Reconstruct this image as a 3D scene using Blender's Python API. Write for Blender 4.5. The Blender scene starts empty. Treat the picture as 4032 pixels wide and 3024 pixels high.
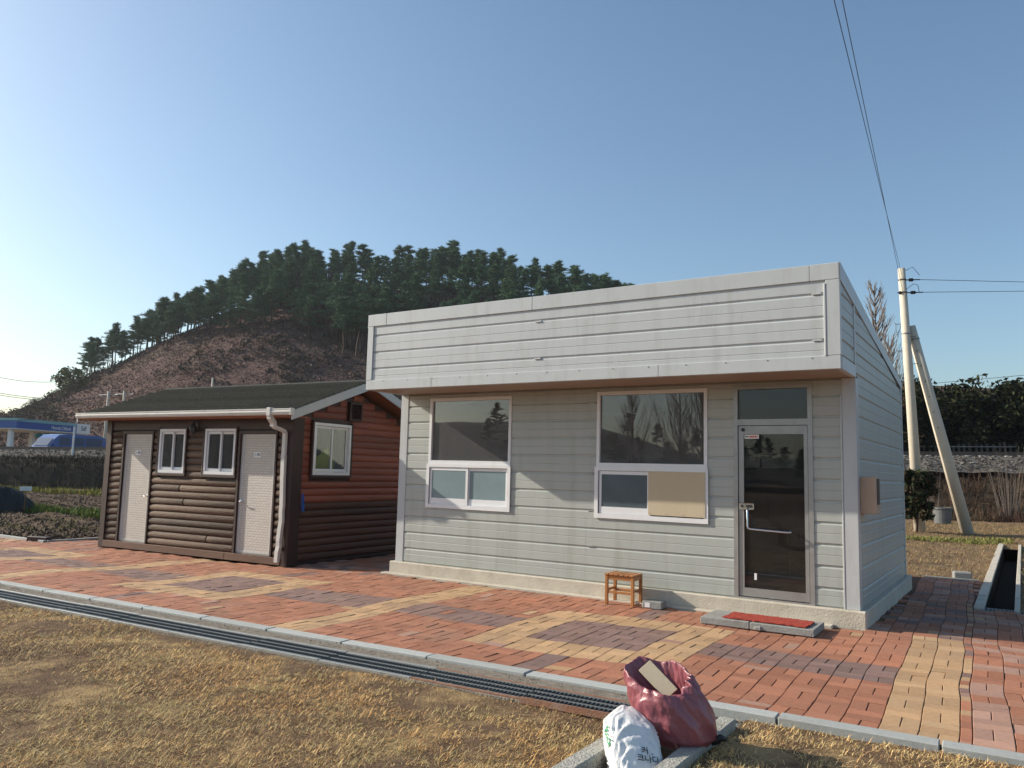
import bpy, bmesh, math, random
import numpy as np
from mathutils import Vector, Matrix
random.seed(7); RNG = np.random.default_rng(11)
scene = bpy.context.scene
COL = scene.collection
R = math.radians

# ------------------------------------------------------------------ camera
cam_d = bpy.data.cameras.new('camera'); cam = bpy.data.objects.new('camera', cam_d); COL.objects.link(cam)
CX, CY, CZ, YAW, PITCH, ROLL = 8.486, -9.860, 1.656, 0.5726, 0.1100, 0.0257
fw = Vector((-math.sin(YAW)*math.cos(PITCH), math.cos(YAW)*math.cos(PITCH), math.sin(PITCH)))
r0 = Vector((math.cos(YAW), math.sin(YAW), 0)); u0 = r0.cross(fw)
rr = math.cos(ROLL)*r0 + math.sin(ROLL)*u0; uu = -math.sin(ROLL)*r0 + math.cos(ROLL)*u0
cam.matrix_world = Matrix(((rr.x, uu.x, -fw.x, CX), (rr.y, uu.y, -fw.y, CY), (rr.z, uu.z, -fw.z, CZ), (0, 0, 0, 1)))
cam_d.sensor_width = 36; cam_d.lens = 3114.45/4032*36; cam_d.clip_end = 3000; cam_d.clip_start = .05
scene.camera = cam
# ------------------------------------------------------------------ sky, sun, exposure
SUN_TO = Vector((-3.53, -1.0, 1.845)).normalized()
EL = math.asin(SUN_TO.z); AZ = math.atan2(SUN_TO.x, SUN_TO.y)
w = bpy.data.worlds.new('World'); scene.world = w; w.use_nodes = True
nt = w.node_tree; bg = nt.nodes['Background']
sky = nt.nodes.new('ShaderNodeTexSky'); sky.sky_type = 'NISHITA'; sky.sun_disc = False
sky.sun_elevation = EL; sky.sun_rotation = AZ; sky.altitude = 0; sky.air_density = 1.05; sky.dust_density = 1.5; sky.ozone_density = 4.2
wb = nt.nodes.new('ShaderNodeVectorMath'); wb.operation = 'MULTIPLY'; wb.inputs[1].default_value = (1.0, .975, .875)   # camera white balance
nt.links.new(sky.outputs[0], wb.inputs[0]); nt.links.new(wb.outputs[0], bg.inputs[0]); bg.inputs[1].default_value = 0.138
sd = bpy.data.lights.new('sun', 'SUN'); sd.energy = 5.0; sd.angle = R(.53); sd.color = (1.0, .91, .77)
so = bpy.data.objects.new('sun', sd); COL.objects.link(so)
so.rotation_euler = (-SUN_TO).to_track_quat('-Z', 'Y').to_euler()
vs = scene.view_settings; vs.view_transform = 'Standard'; vs.look = 'None'; vs.exposure = 0.43; vs.gamma = 1.0; vs.use_curve_mapping = False

# ------------------------------------------------------------------ helpers
def hashn(ix, iy, seed):
    h = (ix.astype(np.int64)*374761393 + iy.astype(np.int64)*668265263 + seed*1442695041) & 0x7fffffff
    h = ((h ^ (h >> 13))*1274126177) & 0x7fffffff
    return ((h ^ (h >> 16)) & 0xffff)/65535.0
def vnoise(x, y, s=1.0, seed=0):
    x = np.asarray(x, float)*s; y = np.asarray(y, float)*s
    ix = np.floor(x); iy = np.floor(y); fx = x-ix; fy = y-iy
    fx = fx*fx*(3-2*fx); fy = fy*fy*(3-2*fy)
    a = hashn(ix, iy, seed); b = hashn(ix+1, iy, seed); c = hashn(ix, iy+1, seed); d = hashn(ix+1, iy+1, seed)
    return (a*(1-fx)+b*fx)*(1-fy)+(c*(1-fx)+d*fx)*fy
def fbm(x, y, s=1.0, seed=0, o=4):
    t = 0; a = .5
    for k in range(o): t = t + a*vnoise(x, y, s*2**k, seed+k*17); a *= .5
    return t/(1-.5**o)

def tag(o, label=None, cat=None, group=None, kind=None):
    if label: o['label'] = label
    if cat: o['category'] = cat
    if group: o['group'] = group
    if kind: o['kind'] = kind
    return o
def thing(name, label, cat, loc=(0, 0, 0), rz=0, group=None):
    o = bpy.data.objects.new(name, None); COL.objects.link(o); o.empty_display_size = .2
    o.location = loc; o.rotation_euler = (0, 0, rz)
    return tag(o, label, cat, group)
def link(name, me, mat=None, parent=None, loc=None, smooth=False):
    if mat is not None:
        for m in (mat if isinstance(mat, (list, tuple)) else [mat]): me.materials.append(m)
    if smooth: me.polygons.foreach_set('use_smooth', [True]*len(me.polygons))
    o = bpy.data.objects.new(name, me); COL.objects.link(o)
    if parent: o.parent = parent
    if loc is not None: o.location = loc
    return o
def copy_tree(o, parent=None):
    c = o.copy(); COL.objects.link(c); c.parent = parent
    for ch in list(o.children): copy_tree(ch, c)
    return c
class MB:
    def __init__(s): s.v = []; s.f = []; s.mi = []; s.cur = 0
    def add(s, vs, fs):
        n = len(s.v); s.v += [tuple(p) for p in vs]; s.f += [tuple(i+n for i in q) for q in fs]; s.mi += [s.cur]*len(fs); return s
    def box(s, x0, x1, y0, y1, z0, z1, b=0):
        if b <= 0:
            P = [(x0,y0,z0),(x1,y0,z0),(x1,y1,z0),(x0,y1,z0),(x0,y0,z1),(x1,y0,z1),(x1,y1,z1),(x0,y1,z1)]
            return s.add(P, [(0,3,2,1),(4,5,6,7),(0,1,5,4),(1,2,6,5),(2,3,7,6),(3,0,4,7)])
        bm = bmesh.new(); bmesh.ops.create_cube(bm, size=1)
        for v in bm.verts: v.co = Vector((x0 if v.co.x < 0 else x1, y0 if v.co.y < 0 else y1, z0 if v.co.z < 0 else z1))
        bmesh.ops.bevel(bm, geom=list(bm.edges), offset=b, segments=1, affect='EDGES')
        bm.verts.index_update(); s.add([v.co for v in bm.verts], [[v.index for v in f.verts] for f in bm.faces]); bm.free(); return s
    def ext(s, prof, a, b, fn, ends=True):
        """profile points (p,q); fn(p,q,t) -> 3D ; t = a..b"""
        n = len(prof); P = [fn(p, q, a) for p, q in prof]+[fn(p, q, b) for p, q in prof]
        F = [(i, (i+1) % n, n+(i+1) % n, n+i) for i in range(n)]
        if ends: F += [tuple(range(n-1, -1, -1)), tuple(range(n, 2*n))]
        return s.add(P, F)
    def tube(s, path, rad, seg=8, cap=True):
        path = [Vector(p) for p in path]; rad = rad if isinstance(rad, (list, tuple)) else [rad]*len(path)
        V = []; F = []; up = None
        for i, p in enumerate(path):
            t = (path[min(i+1, len(path)-1)]-path[max(i-1, 0)]).normalized()
            if up is None: up = t.orthogonal().normalized()
            a = (up-t*up.dot(t)).normalized() if abs(up.dot(t)) < .999 else t.orthogonal().normalized(); up = a; b = t.cross(a)
            for k in range(seg):
                q = 2*math.pi*k/seg; V.append(p+(a*math.cos(q)+b*math.sin(q))*rad[i])
        for i in range(len(path)-1):
            for k in range(seg):
                F.append((i*seg+k, i*seg+(k+1) % seg, (i+1)*seg+(k+1) % seg, (i+1)*seg+k))
        if cap: F += [tuple(range(seg-1, -1, -1)), tuple(range((len(path)-1)*seg, len(path)*seg))]
        return s.add(V, F)
    def lathe(s, prof, c=(0, 0, 0), seg=16):
        V = []; F = []
        for r, z in prof:
            for k in range(seg): V.append((c[0]+r*math.cos(2*math.pi*k/seg), c[1]+r*math.sin(2*math.pi*k/seg), c[2]+z))
        for i in range(len(prof)-1):
            for k in range(seg): F.append((i*seg+k, i*seg+(k+1) % seg, (i+1)*seg+(k+1) % seg, (i+1)*seg+k))
        F += [tuple(range(seg-1, -1, -1)), tuple(range((len(prof)-1)*seg, len(prof)*seg))]
        return s.add(V, F)
    def build(s, name, mat=None, parent=None, loc=None, smooth=False):
        me = bpy.data.meshes.new(name); me.from_pydata(s.v, [], s.f)
        o = link(name, me, mat, parent, loc, smooth)
        if isinstance(mat, (list, tuple)) and len(mat) > 1: me.polygons.foreach_set('material_index', s.mi)
        me.update(); return o
def np_mesh(name, V, F, mat=None, parent=None, col=None, smooth=False):
    V = np.asarray(V, np.float32).reshape(-1, 3); F = np.asarray(F, np.int32); k = F.shape[1]
    me = bpy.data.meshes.new(name); me.vertices.add(len(V)); me.vertices.foreach_set('co', V.ravel())
    me.loops.add(F.size); me.loops.foreach_set('vertex_index', F.ravel())
    me.polygons.add(len(F)); me.polygons.foreach_set('loop_start', np.arange(0, F.size, k, dtype=np.int32))
    me.update(calc_edges=True)
    if col is not None:
        a = me.attributes.new('tint', 'FLOAT_COLOR', 'POINT'); a.data.foreach_set('color', np.concatenate([col, np.ones((len(col), 1))], 1).astype(np.float32).ravel())
    o = link(name, me, mat, parent, None, smooth)
    if not smooth: me.polygons.foreach_set('use_smooth', np.zeros(len(F), bool))
    return o
def fix(o):
    bm = bmesh.new(); bm.from_mesh(o.data); bmesh.ops.recalc_face_normals(bm, faces=bm.faces); bm.to_mesh(o.data); bm.free(); return o

# ------------------------------------------------------------------ materials
def pm(name, col, rough=.7, var=.12, vs_=6., bump=0., bs=60., metal=0., stretch=(1, 1, 1), rnd=0., dirt=None, ds=2., da=.35, spec=.5, attr=None, trans=0.):
    m = bpy.data.materials.new(name); m.use_nodes = True; t = m.node_tree; N = t.nodes; L = t.links
    b = N['Principled BSDF']; b.inputs['Roughness'].default_value = rough; b.inputs['Metallic'].default_value = metal
    b.inputs['Specular IOR Level'].default_value = spec
    if trans: b.inputs['Transmission Weight'].default_value = trans
    tc = N.new('ShaderNodeTexCoord'); mp = N.new('ShaderNodeMapping'); mp.inputs['Scale'].default_value = stretch
    if rnd:
        oi = N.new('ShaderNodeObjectInfo'); vm = N.new('ShaderNodeVectorMath'); vm.operation = 'MULTIPLY_ADD'
        cx = N.new('ShaderNodeCombineXYZ')
        for i in range(3): L.new(oi.outputs['Random'], cx.inputs[i])
        L.new(cx.outputs[0], vm.inputs[0]); vm.inputs[1].default_value = (17, 31, 23); L.new(tc.outputs['Object'], vm.inputs[2]); L.new(vm.outputs[0], mp.inputs[0])
    else: L.new(tc.outputs['Object'], mp.inputs[0])
    no = N.new('ShaderNodeTexNoise'); no.inputs['Scale'].default_value = vs_; no.inputs['Detail'].default_value = 6; no.inputs['Roughness'].default_value = .65
    L.new(mp.outputs[0], no.inputs[0])
    rp = N.new('ShaderNodeMapRange'); rp.inputs[1].default_value = .25; rp.inputs[2].default_value = .75; rp.inputs[3].default_value = 1-var; rp.inputs[4].default_value = 1+var
    L.new(no.outputs[0], rp.inputs[0]); val = rp.outputs[0]
    if rnd:
        mr = N.new('ShaderNodeMapRange'); mr.inputs[3].default_value = 1-rnd; mr.inputs[4].default_value = 1+rnd; L.new(oi.outputs['Random'], mr.inputs[0])
        mu = N.new('ShaderNodeMath'); mu.operation = 'MULTIPLY'; L.new(val, mu.inputs[0]); L.new(mr.outputs[0], mu.inputs[1]); val = mu.outputs[0]
    sc = N.new('ShaderNodeVectorMath'); sc.operation = 'SCALE'; L.new(val, sc.inputs['Scale'])
    if attr:
        at = N.new('ShaderNodeAttribute'); at.attribute_name = attr; L.new(at.outputs['Color'], sc.inputs[0])
    else: sc.inputs[0].default_value = col
    out = sc.outputs[0]
    if dirt:
        n2 = N.new('ShaderNodeTexNoise'); n2.inputs['Scale'].default_value = ds; n2.inputs['Detail'].default_value = 8; n2.inputs['Roughness'].default_value = .7; L.new(mp.outputs[0], n2.inputs[0])
        r2 = N.new('ShaderNodeMapRange'); r2.inputs[1].default_value = .5; r2.inputs[2].default_value = .72; r2.inputs[4].default_value = da; L.new(n2.outputs[0], r2.inputs[0])
        mx = N.new('ShaderNodeMixRGB'); L.new(r2.outputs[0], mx.inputs[0]); L.new(out, mx.inputs[1]); mx.inputs[2].default_value = (*dirt, 1); out = mx.outputs[0]
    L.new(out, b.inputs['Base Color'])
    if bump:
        n3 = N.new('ShaderNodeTexNoise'); n3.inputs['Scale'].default_value = bs; n3.inputs['Detail'].default_value = 5; L.new(mp.outputs[0], n3.inputs[0])
        bp = N.new('ShaderNodeBump'); bp.inputs['Strength'].default_value = bump; bp.inputs['Distance'].default_value = .02; L.new(n3.outputs[0], bp.inputs['Height']); L.new(bp.outputs[0], b.inputs['Normal'])
    return m
def glass_mat(name, tint, dust=(.5, .5, .48), fac=.12, refl=1.0):
    m = bpy.data.materials.new(name); m.use_nodes = True; t = m.node_tree; N = t.nodes; L = t.links
    N.remove(N['Principled BSDF']); out = N['Material Output']
    tr = N.new('ShaderNodeBsdfTransparent'); tr.inputs[0].default_value = (*tint, 1)
    df = N.new('ShaderNodeBsdfDiffuse'); df.inputs[0].default_value = (*dust, 1)
    no = N.new('ShaderNodeTexNoise'); no.inputs['Scale'].default_value = 5; no.inputs['Detail'].default_value = 8
    tc = N.new('ShaderNodeTexCoord'); L.new(tc.outputs['Object'], no.inputs[0])
    mr = N.new('ShaderNodeMapRange'); mr.inputs[1].default_value = .3; mr.inputs[2].default_value = .7; mr.inputs[3].default_value = fac*.75; mr.inputs[4].default_value = fac*1.25; L.new(no.outputs[0], mr.inputs[0])
    m1 = N.new('ShaderNodeMixShader'); L.new(mr.outputs[0], m1.inputs[0]); L.new(tr.outputs[0], m1.inputs[1]); L.new(df.outputs[0], m1.inputs[2])
    gl = N.new('ShaderNodeBsdfGlossy'); gl.inputs['Roughness'].default_value = .004
    fr = N.new('ShaderNodeFresnel'); fr.inputs[0].default_value = 1.5
    mu = N.new('ShaderNodeMath'); mu.operation = 'MULTIPLY'; mu.inputs[1].default_value = refl; mu.use_clamp = True; L.new(fr.outputs[0], mu.inputs[0])
    m2 = N.new('ShaderNodeMixShader'); L.new(mu.outputs[0], m2.inputs[0]); L.new(m1.outputs[0], m2.inputs[1]); L.new(gl.outputs[0], m2.inputs[2])
    L.new(m2.outputs[0], out.inputs[0]); return m

M = dict(
 siding=pm('siding', (.385, .410, .383), .42, .05, 1.1, .02, 200, dirt=(.25, .245, .20), ds=1.3, da=.42, stretch=(4.5, 4.5, .5)),
 trim=pm('white trim', (.465, .485, .49), .38, .04, 1.1, dirt=(.31, .30, .265), ds=1.8, da=.42, stretch=(3, 3, .6)),
 soffit=pm('soffit', (.33, .255, .205), .55, .12, 5, stretch=(.4, 3, 3)),  # warm bounce light from the bricks mixed into the board colour
 alu=pm('aluminium frame', (.37, .365, .35), .38, .10, 5, metal=.55, dirt=(.22, .19, .16), ds=3, da=.35),
 pvc=pm('white pvc', (.72, .73, .74), .35, .03, 5, dirt=(.5, .48, .44), ds=4, da=.25),
 concrete=pm('concrete', (.50, .455, .375), .9, .14, 5, .35, 45, dirt=(.33, .27, .19), ds=2.2, da=.5),
 concrete_grey=pm('grey concrete', (.27, .27, .255), .92, .16, 9, .5, 60, dirt=(.14, .13, .11), ds=4, da=.45),
 concrete_rough=pm('rough concrete', (.36, .35, .31), .95, .25, 30, .9, 70, dirt=(.2, .18, .14), ds=7, da=.5),
 haunch=pm('stained haunch', (.235, .205, .168), .95, .3, 14, .8, 70, dirt=(.13, .10, .075), ds=4, da=.7, spec=.1),
 kerb=pm('granite kerb', (.37, .385, .37), .85, .12, 30, .3, 120, dirt=(.25, .23, .19), ds=3, da=.35, rnd=.08),
 bed=pm('joint sand', (.135, .085, .058), .95, .3, 20, .3, 90, spec=.06),
 glass=glass_mat('dusty glass', (.60, .60, .60), (.42, .41, .41), .16, 2.5),
 glass_door=glass_mat('door glass', (.55, .56, .56), (.3, .3, .3), .05, 1.2),
 glass_cabin=glass_mat('cabin glass', (.7, .74, .74), (.4, .42, .42), .10, 1.2),
 glass_side=glass_mat('clear cabin glass', (.92, .94, .93), (.4, .42, .42), .03, .8),
 frost=pm('frosted glass', (.20, .27, .29), .22, .12, 3, spec=.6),
 frost_dark=pm('dark frosted glass', (.09, .12, .14), .15, .2, 2, spec=.6),
 ply=pm('plywood', (.50, .42, .29), .75, .07, 3, .1, 40, stretch=(1, 1, .2), dirt=(.40, .30, .19), ds=1.4, da=.4),
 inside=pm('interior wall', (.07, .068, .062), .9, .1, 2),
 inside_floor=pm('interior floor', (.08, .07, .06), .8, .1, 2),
 chrome=pm('chrome', (.75, .75, .76), .18, .05, 8, metal=1),
 dark=pm('black plastic', (.015, .015, .017), .5, .2, 8),
 brownboard2=pm('dark weathered post', (.085, .072, .058), .9, .3, 6),
 log_front=pm('weathered log', (.125, .080, .052), .8, .75, 3.2, .7, 26, stretch=(.35, 3, 3), rnd=.45, dirt=(.030, .018, .016), ds=3.2, da=.9),
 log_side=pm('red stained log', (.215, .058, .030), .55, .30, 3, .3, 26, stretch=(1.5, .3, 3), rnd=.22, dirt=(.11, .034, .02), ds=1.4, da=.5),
 log_low=pm('worn stained shaded log', (.080, .032, .020), .65, .35, 3, .4, 26, stretch=(1.5, .3, 3), rnd=.28, dirt=(.12, .07, .03), ds=1.2, da=.5),  # lower logs: dark stain, with shade low on the wall mixed into the colour
 brownboard=pm('dark brown board', (.036, .015, .0125), .55, .25, 5, .2, 40, stretch=(1, 1, .3), dirt=(.09, .05, .03), ds=3, da=.3),
 sill=pm('weathered sill', (.16, .085, .055), .8, .3, 4, .4, 40, stretch=(.3, 2, 2), dirt=(.07, .04, .03), ds=2, da=.5),
 eave_wood=pm('eave soffit wood', (.30, .115, .06), .6, .15, 4),
 shingle=pm('asphalt shingle', (.068, .069, .061), .95, .22, 14, .6, 160, rnd=.14, spec=.06),
 gutter=pm('gutter', (.60, .58, .545), .4, .06, 4, dirt=(.4, .36, .3), ds=3, da=.3),
 fascia=pm('fascia board', (.42, .43, .43), .45, .06, 5),
 wood_stool=pm('stool wood', (.38, .16, .05), .42, .28, 5, .12, 50, stretch=(1, 1, .25), rnd=.12),
 mat_red=pm('red mat', (.40, .052, .030), .95, .25, 40, .9, 160),
 steel=pm('galvanised grate', (.25, .265, .265), .6, .2, 20, metal=.3, dirt=(.18, .16, .13), ds=5, da=.5),
 steel_dark=pm('dark grate bars', (.10, .115, .125), .5, .2, 20, metal=.4),
 steel_rust=pm('rusty frame', (.22, .105, .06), .85, .3, 14, .3, 80, dirt=(.33, .30, .27), ds=5, da=.4),
 pit=pm('pit', (.035, .033, .03), .95, .2, 10, spec=.06),
 beige_box=pm('beige box', (.46, .335, .235), .5, .08, 6),
 rope=pm('blue rope', (.02, .10, .38), .6, .2, 30),
 vest=pm('lime vest', (.78, .92, .05), .6, .1, 6),
 blackmetal=pm('black lantern metal', (.05, .052, .055), .4, .2, 20, metal=.5),
 pole=pm('pole concrete', (.56, .50, .40), .85, .08, 3, .15, 60, dirt=(.42, .37, .29), ds=1.2, da=.35),
 wire=pm('wire', (.02, .022, .028), .5, .1, 5),
 rail=pm('rail steel', (.10, .075, .06), .55, .2, 10, metal=.4),
 ballast=pm('ballast', (.135, .122, .108), .95, .45, 3.2, 1.0, 9, spec=.06),
 slope=pm('burnt shaded slope', (.026, .024, .020), .95, .5, 1.2, .8, 5, dirt=(.05, .043, .03), ds=.6, da=.5, spec=.06),  # burnt grass, with shade of the unlit bank face put into the colour
 slope_r=pm('brown slope', (.13, .095, .06), .95, .4, 1.6, .8, 6, spec=.06),
 soil=pm('field soil', (.19, .13, .08), .95, .4, 3.5, .8, 14, dirt=(.10, .065, .04), ds=1.1, da=.6, spec=.06),
 soil_dark=pm('dark field soil', (.085, .058, .038), .95, .5, 3.5, 1.0, 10, dirt=(.045, .032, .024), ds=1.3, da=.7, spec=.06),
 lawnsoil=pm('lawn soil', (.135, .088, .055), .95, .4, 9, .6, 60, dirt=(.44, .31, .15), ds=1.6, da=.85, spec=.06),
 ground=pm('ground', (.17, .12, .075), .95, .35, .12, .3, 2, spec=.06),
 hill=pm('hill brush', (.112, .070, .060), .95, .35, .35, .7, 1.3, dirt=(.062, .055, .042), ds=.045, da=.9, spec=.06),
 hill_far=pm('far hill', (.06, .062, .05), .95, .4, .1, .8, .6),
 bark=pm('bark', (.075, .05, .038), .9, .3, 6, .5, 20),
 bark_grey=pm('grey bark', (.16, .13, .11), .9, .25, 6, .3, 20),
 pot=pm('grey tub', (.12, .125, .125), .6, .1, 8),
 tarp=pm('black tarp', (.012, .015, .018), .55, .4, 4, .9, 7, spec=.3),
 tarp_blue=pm('pale blue sheet', (.40, .52, .72), .5, .1, 6),
 white=pm('white paint', (.75, .75, .74), .45, .04, 5),
 blue_canopy=pm('blue canopy', (.03, .10, .34), .35, .08, 2),
 teal=pm('teal canopy rim', (.22, .42, .45), .4, .05, 2),
 van=pm('blue van paint', (.045, .13, .36), .22, .05, 3),
 van_glass=pm('van glass', (.05, .09, .16), .12, .1, 3),
 green_sign=pm('green road sign', (.01, .16, .13), .4, .05, 3),
 ink=pm('black ink', (.012, .012, .014), .6, .1, 20),
 ink_green=pm('green ink', (.02, .28, .12), .6, .1, 20),
 ink_blue=pm('navy ink', (.02, .05, .16), .5, .1, 20),
 ink_red=pm('red ink', (.55, .10, .06), .6, .1, 20),
 sack_white=pm('white woven sack', (.74, .74, .72), .45, .05, 6, .35, 30, dirt=(.50, .42, .32), ds=2.5, da=.35),
 leafstuff=pm('foliage tint', (1, 1, 1), .75, .1, 3, attr='tint', spec=.1),
 grass=pm('grass tint', (1, 1, 1), .8, .06, 3, attr='tint', spec=.12),
)
def sack_purple():
    m = pm('purple plastic sack', (.27, .082, .098), .36, .12, 5, .55, 16, stretch=(1.6, 1.6, .8), spec=.6); return m
M['sack_purple'] = sack_purple()
def brick_mat():
    m = pm('paver brick', (1, 1, 1), .88, .16, 26, .3, 160, attr='tint', dirt=(.26, .185, .135), ds=1.1, da=.5, spec=.3); return m
M['brick'] = brick_mat()
def door_relief():
    m = pm('embossed door', (.56, .52, .47), .5, .05, 6)
    t = m.node_tree; N = t.nodes; L = t.links; b = N['Principled BSDF']
    tc = N.new('ShaderNodeTexCoord'); mp = N.new('ShaderNodeMapping'); mp.inputs['Rotation'].default_value = (R(90), 0, 0)
    L.new(tc.outputs['Object'], mp.inputs[0]); br = N.new('ShaderNodeTexBrick'); L.new(mp.outputs[0], br.inputs[0])
    br.inputs['Scale'].default_value = 1.0; br.inputs['Brick Width'].default_value = .085; br.inputs['Row Height'].default_value = .043; br.inputs['Mortar Size'].default_value = .007; br.inputs['Mortar Smooth'].default_value = .3
    br.inputs['Color1'].default_value = (.60, .555, .50, 1); br.inputs['Color2'].default_value = (.54, .50, .45, 1); br.inputs['Mortar'].default_value = (.43, .39, .34, 1)
    L.new(br.outputs[0], b.inputs['Base Color'])
    bp = N.new('ShaderNodeBump'); bp.inputs['Strength'].default_value = .6; bp.inputs['Distance'].default_value = .006; bp.invert = True; L.new(br.outputs['Fac'], bp.inputs['Height']); L.new(bp.outputs[0], b.inputs['Normal'])
    return m
M['door_relief'] = door_relief()

def text_part(name, body, size, mat, parent, loc, rot, squash=1.0, depth=.0015):
    cu = bpy.data.curves.new(name, 'FONT'); cu.body = body; cu.size = size; cu.extrude = depth; cu.align_x = 'CENTER'; cu.align_y = 'CENTER'
    tmp = bpy.data.objects.new('tmp_text', cu); COL.objects.link(tmp)
    bpy.context.view_layer.update()
    dg = bpy.context.evaluated_depsgraph_get(); me = bpy.data.meshes.new_from_object(tmp.evaluated_get(dg))
    bpy.data.objects.remove(tmp); me.name = name; me.materials.clear()
    o = link(name, me, mat, parent); o.location = loc; o.rotation_euler = rot; o.scale = (squash, 1, 1); return o

# ------------------------------------------------------------------ ground, paving frame
TH = 0.042; OX, OY = 7.59, -3.87; CU, SU = math.cos(TH), math.sin(TH)
def uv2w(u, v): return (OX+u*CU-v*SU, OY+u*SU+v*CU)
def w2uv(x, y): dx, dy = x-OX, y-OY; return (dx*CU+dy*SU, -dx*SU+dy*CU)
def und(x, y):      # settled paving, a few millimetres to a centimetre
    e = min(1., max(0., (-.35-y)/.7)) if -.2 < x < 7.2 and y < .3 else 1.
    return (1. if y < .5 else .5)*(.010*math.sin(x*1.9+y*1.1)+.009*math.sin(y*3.0+x*.4+1.)-.006)*e-.042*min(1., max(0., -x/2.2))*min(1., max(0., (y+3.4)/1.6))
def sheet(name, polys, z, mat):
    b = MB()
    for p in polys: b.add([(q[0], q[1], z) for q in p], [tuple(range(len(p)))])
    return tag(b.build(name, mat), kind='structure')
b = MB(); n = 48; b.add([(0, 0, -.5)]+[(900*math.cos(2*math.pi*k/n), 900*math.sin(2*math.pi*k/n), -.5) for k in range(n)], [(0, 1+k, 1+(k+1) % n) for k in range(n)])
tag(b.build('ground', M['ground']), kind='structure')
def rect(x0, x1, y0, y1): return [(x0, y0), (x1, y0), (x1, y1), (x0, y1)]
kl = lambda x, off=0.: OY+(x-OX)*math.tan(TH)+off      # kerb line
def pave_bed():
    b = MB(); n = [0]
    def patch(x0, x1, y0, y1, nx, ny, low=None):
        V = []; F = []
        for j in range(ny+1):
            for i in range(nx+1):
                x = x0+(x1-x0)*i/nx; ya = kl(x) if low else y0; y = ya+(y1-ya)*j/ny; V.append((x, y, und(x, y)-.0135))
        for j in range(ny):
            for i in range(nx): F.append((j*(nx+1)+i, j*(nx+1)+i+1, (j+1)*(nx+1)+i+1, (j+1)*(nx+1)+i))
        b.add(V, F)
    patch(-30, 20, 0, -1.05, 200, 20, True); patch(-8.5, 7.88, -1.05, 6.1, 80, 36); patch(7.88, 20, -1.05, 2.62, 30, 18)
    return tag(b.build('paving', M['bed'], smooth=True), kind='structure')
paving = pave_bed()
MOD = .24
RED, TAN, PUR, PAL = (.345, .15, .090), (.445, .285, .158), (.215, .135, .115), (.37, .22, .165)
def pave_col(i, j):
    k = i % 24; c = RED
    if k in (0, 1): c = TAN
    elif 8 <= k <= 16 and 3 <= j <= 11: c = PUR if (10 <= k <= 14 and 5 <= j <= 9) else TAN
    elif (k <= 7 or k >= 17) and 6 <= j <= 8: c = PUR
    elif k == 12 and (j <= 2 or 12 <= j <= 14): c = PUR
    if j >= 16: c = random.choice((RED, RED, PUR, PAL))
    if i >= 2:
        c = RED if random.random() < .7 else PAL
    return c
def in_pave(x, y):
    if x < -15 or x > 10.6 or y < kl(x)+.01: return False
    ok = y < -1.1 or (-8.4 < x < 7.87 and y < 6.0) or (x >= 7.8 and y < 2.55)
    if not ok: return False
    if -.13 < x < 6.985 and -.20 < y: return False                 # office
    if -1.75 < x < -.13 and y > 4.5: return False
    cxl, cyl = x+7.110, y+.696; a = R(3.23); lx, ly = cxl*math.cos(a)+cyl*math.sin(a), -cxl*math.sin(a)+cyl*math.cos(a)
    if -.12 < lx < 5.12 and ly > -.1: return False                 # cabin
    return True
bricks = []     # (u0,u1,v0,v1,col)
def emit(u0, u1, v0, v1, c):
    x, y = uv2w((u0+u1)/2, (v0+v1)/2)
    if in_pave(x, y): bricks.append((u0, u1, v0, v1, c))
for i in range(-96, 14):
    sh = .075 if i >= 2 else 0.
    for j in range(0, 44):
        u, v = i*MOD+sh, j*MOD; c = pave_col(i, j); h = MOD/2
        if (i+j) % 2: q = [(u, u+h, v, v+MOD), (u+h, u+MOD, v, v+MOD)]
        else: q = [(u, u+MOD, v, v+h), (u, u+MOD, v+h, v+MOD)]
        for a in q: emit(*a, c if random.random() > .03 else random.choice((RED, TAN, PAL)))
for j in range(0, 72): emit(.4805, .5545, j*MOD*.62, (j+1)*MOD*.62, random.choice((RED, RED, TAN, PAL, PUR)))
def brick_verts(q):
    u0, u1, v0, v1, c = q; g = .0030; gv = .0016; ch = .0032; jz = random.uniform(-.0022, .0022); tx = random.uniform(-.004, .004); ty = random.uniform(-.004, .004)
    P = []
    for ins, dz in ((g+ch, 0), (g, -ch), (g, -.05)):
        insv = ins-g+gv
        for (a, d) in ((u0+ins, v0+insv), (u1-ins, v0+insv), (u1-ins, v1-insv), (u0+ins, v1-insv)):
            x, y = uv2w(a+.012*math.sin(d*2.6+a*.35)+.004*math.sin(d*6.1+a), d)
            P.append((x, y, und(x, y)+jz+dz+tx*(a-u0)/.24+ty*(d-v0)/.24))
    return P
BF = [(0, 1, 2, 3)]+[(4+k, 4+(k+1) % 4, (k+1) % 4, k) for k in range(4)]+[(8+k, 8+(k+1) % 4, 4+(k+1) % 4, 4+k) for k in range(4)]
def proj(P):
    d = Vector(P)-Vector((CX, CY, CZ)); f = d.dot(fw); return (d.dot(rr)/f*3114+2016, 1512-d.dot(uu)/f*3114, f)
def near_key(q):
    x, y = uv2w((q[0]+q[1])/2, (q[2]+q[3])/2); px, py, f = proj((x, y, 0))
    hid = (2450 < px < 2790 and py > 2640) or (2740 < px < 3290 and 2400 < py < 2510)
    return f+(100 if (px < 0 or px > 4032 or py > 3024 or hid) else 0)
bricks.sort(key=near_key)
def tint(c):
    f = random.uniform(.82, 1.15); r_ = random.uniform(-.03, .03); return (c[0]*f*(1+r_), c[1]*f, c[2]*f*(1-r_))
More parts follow.
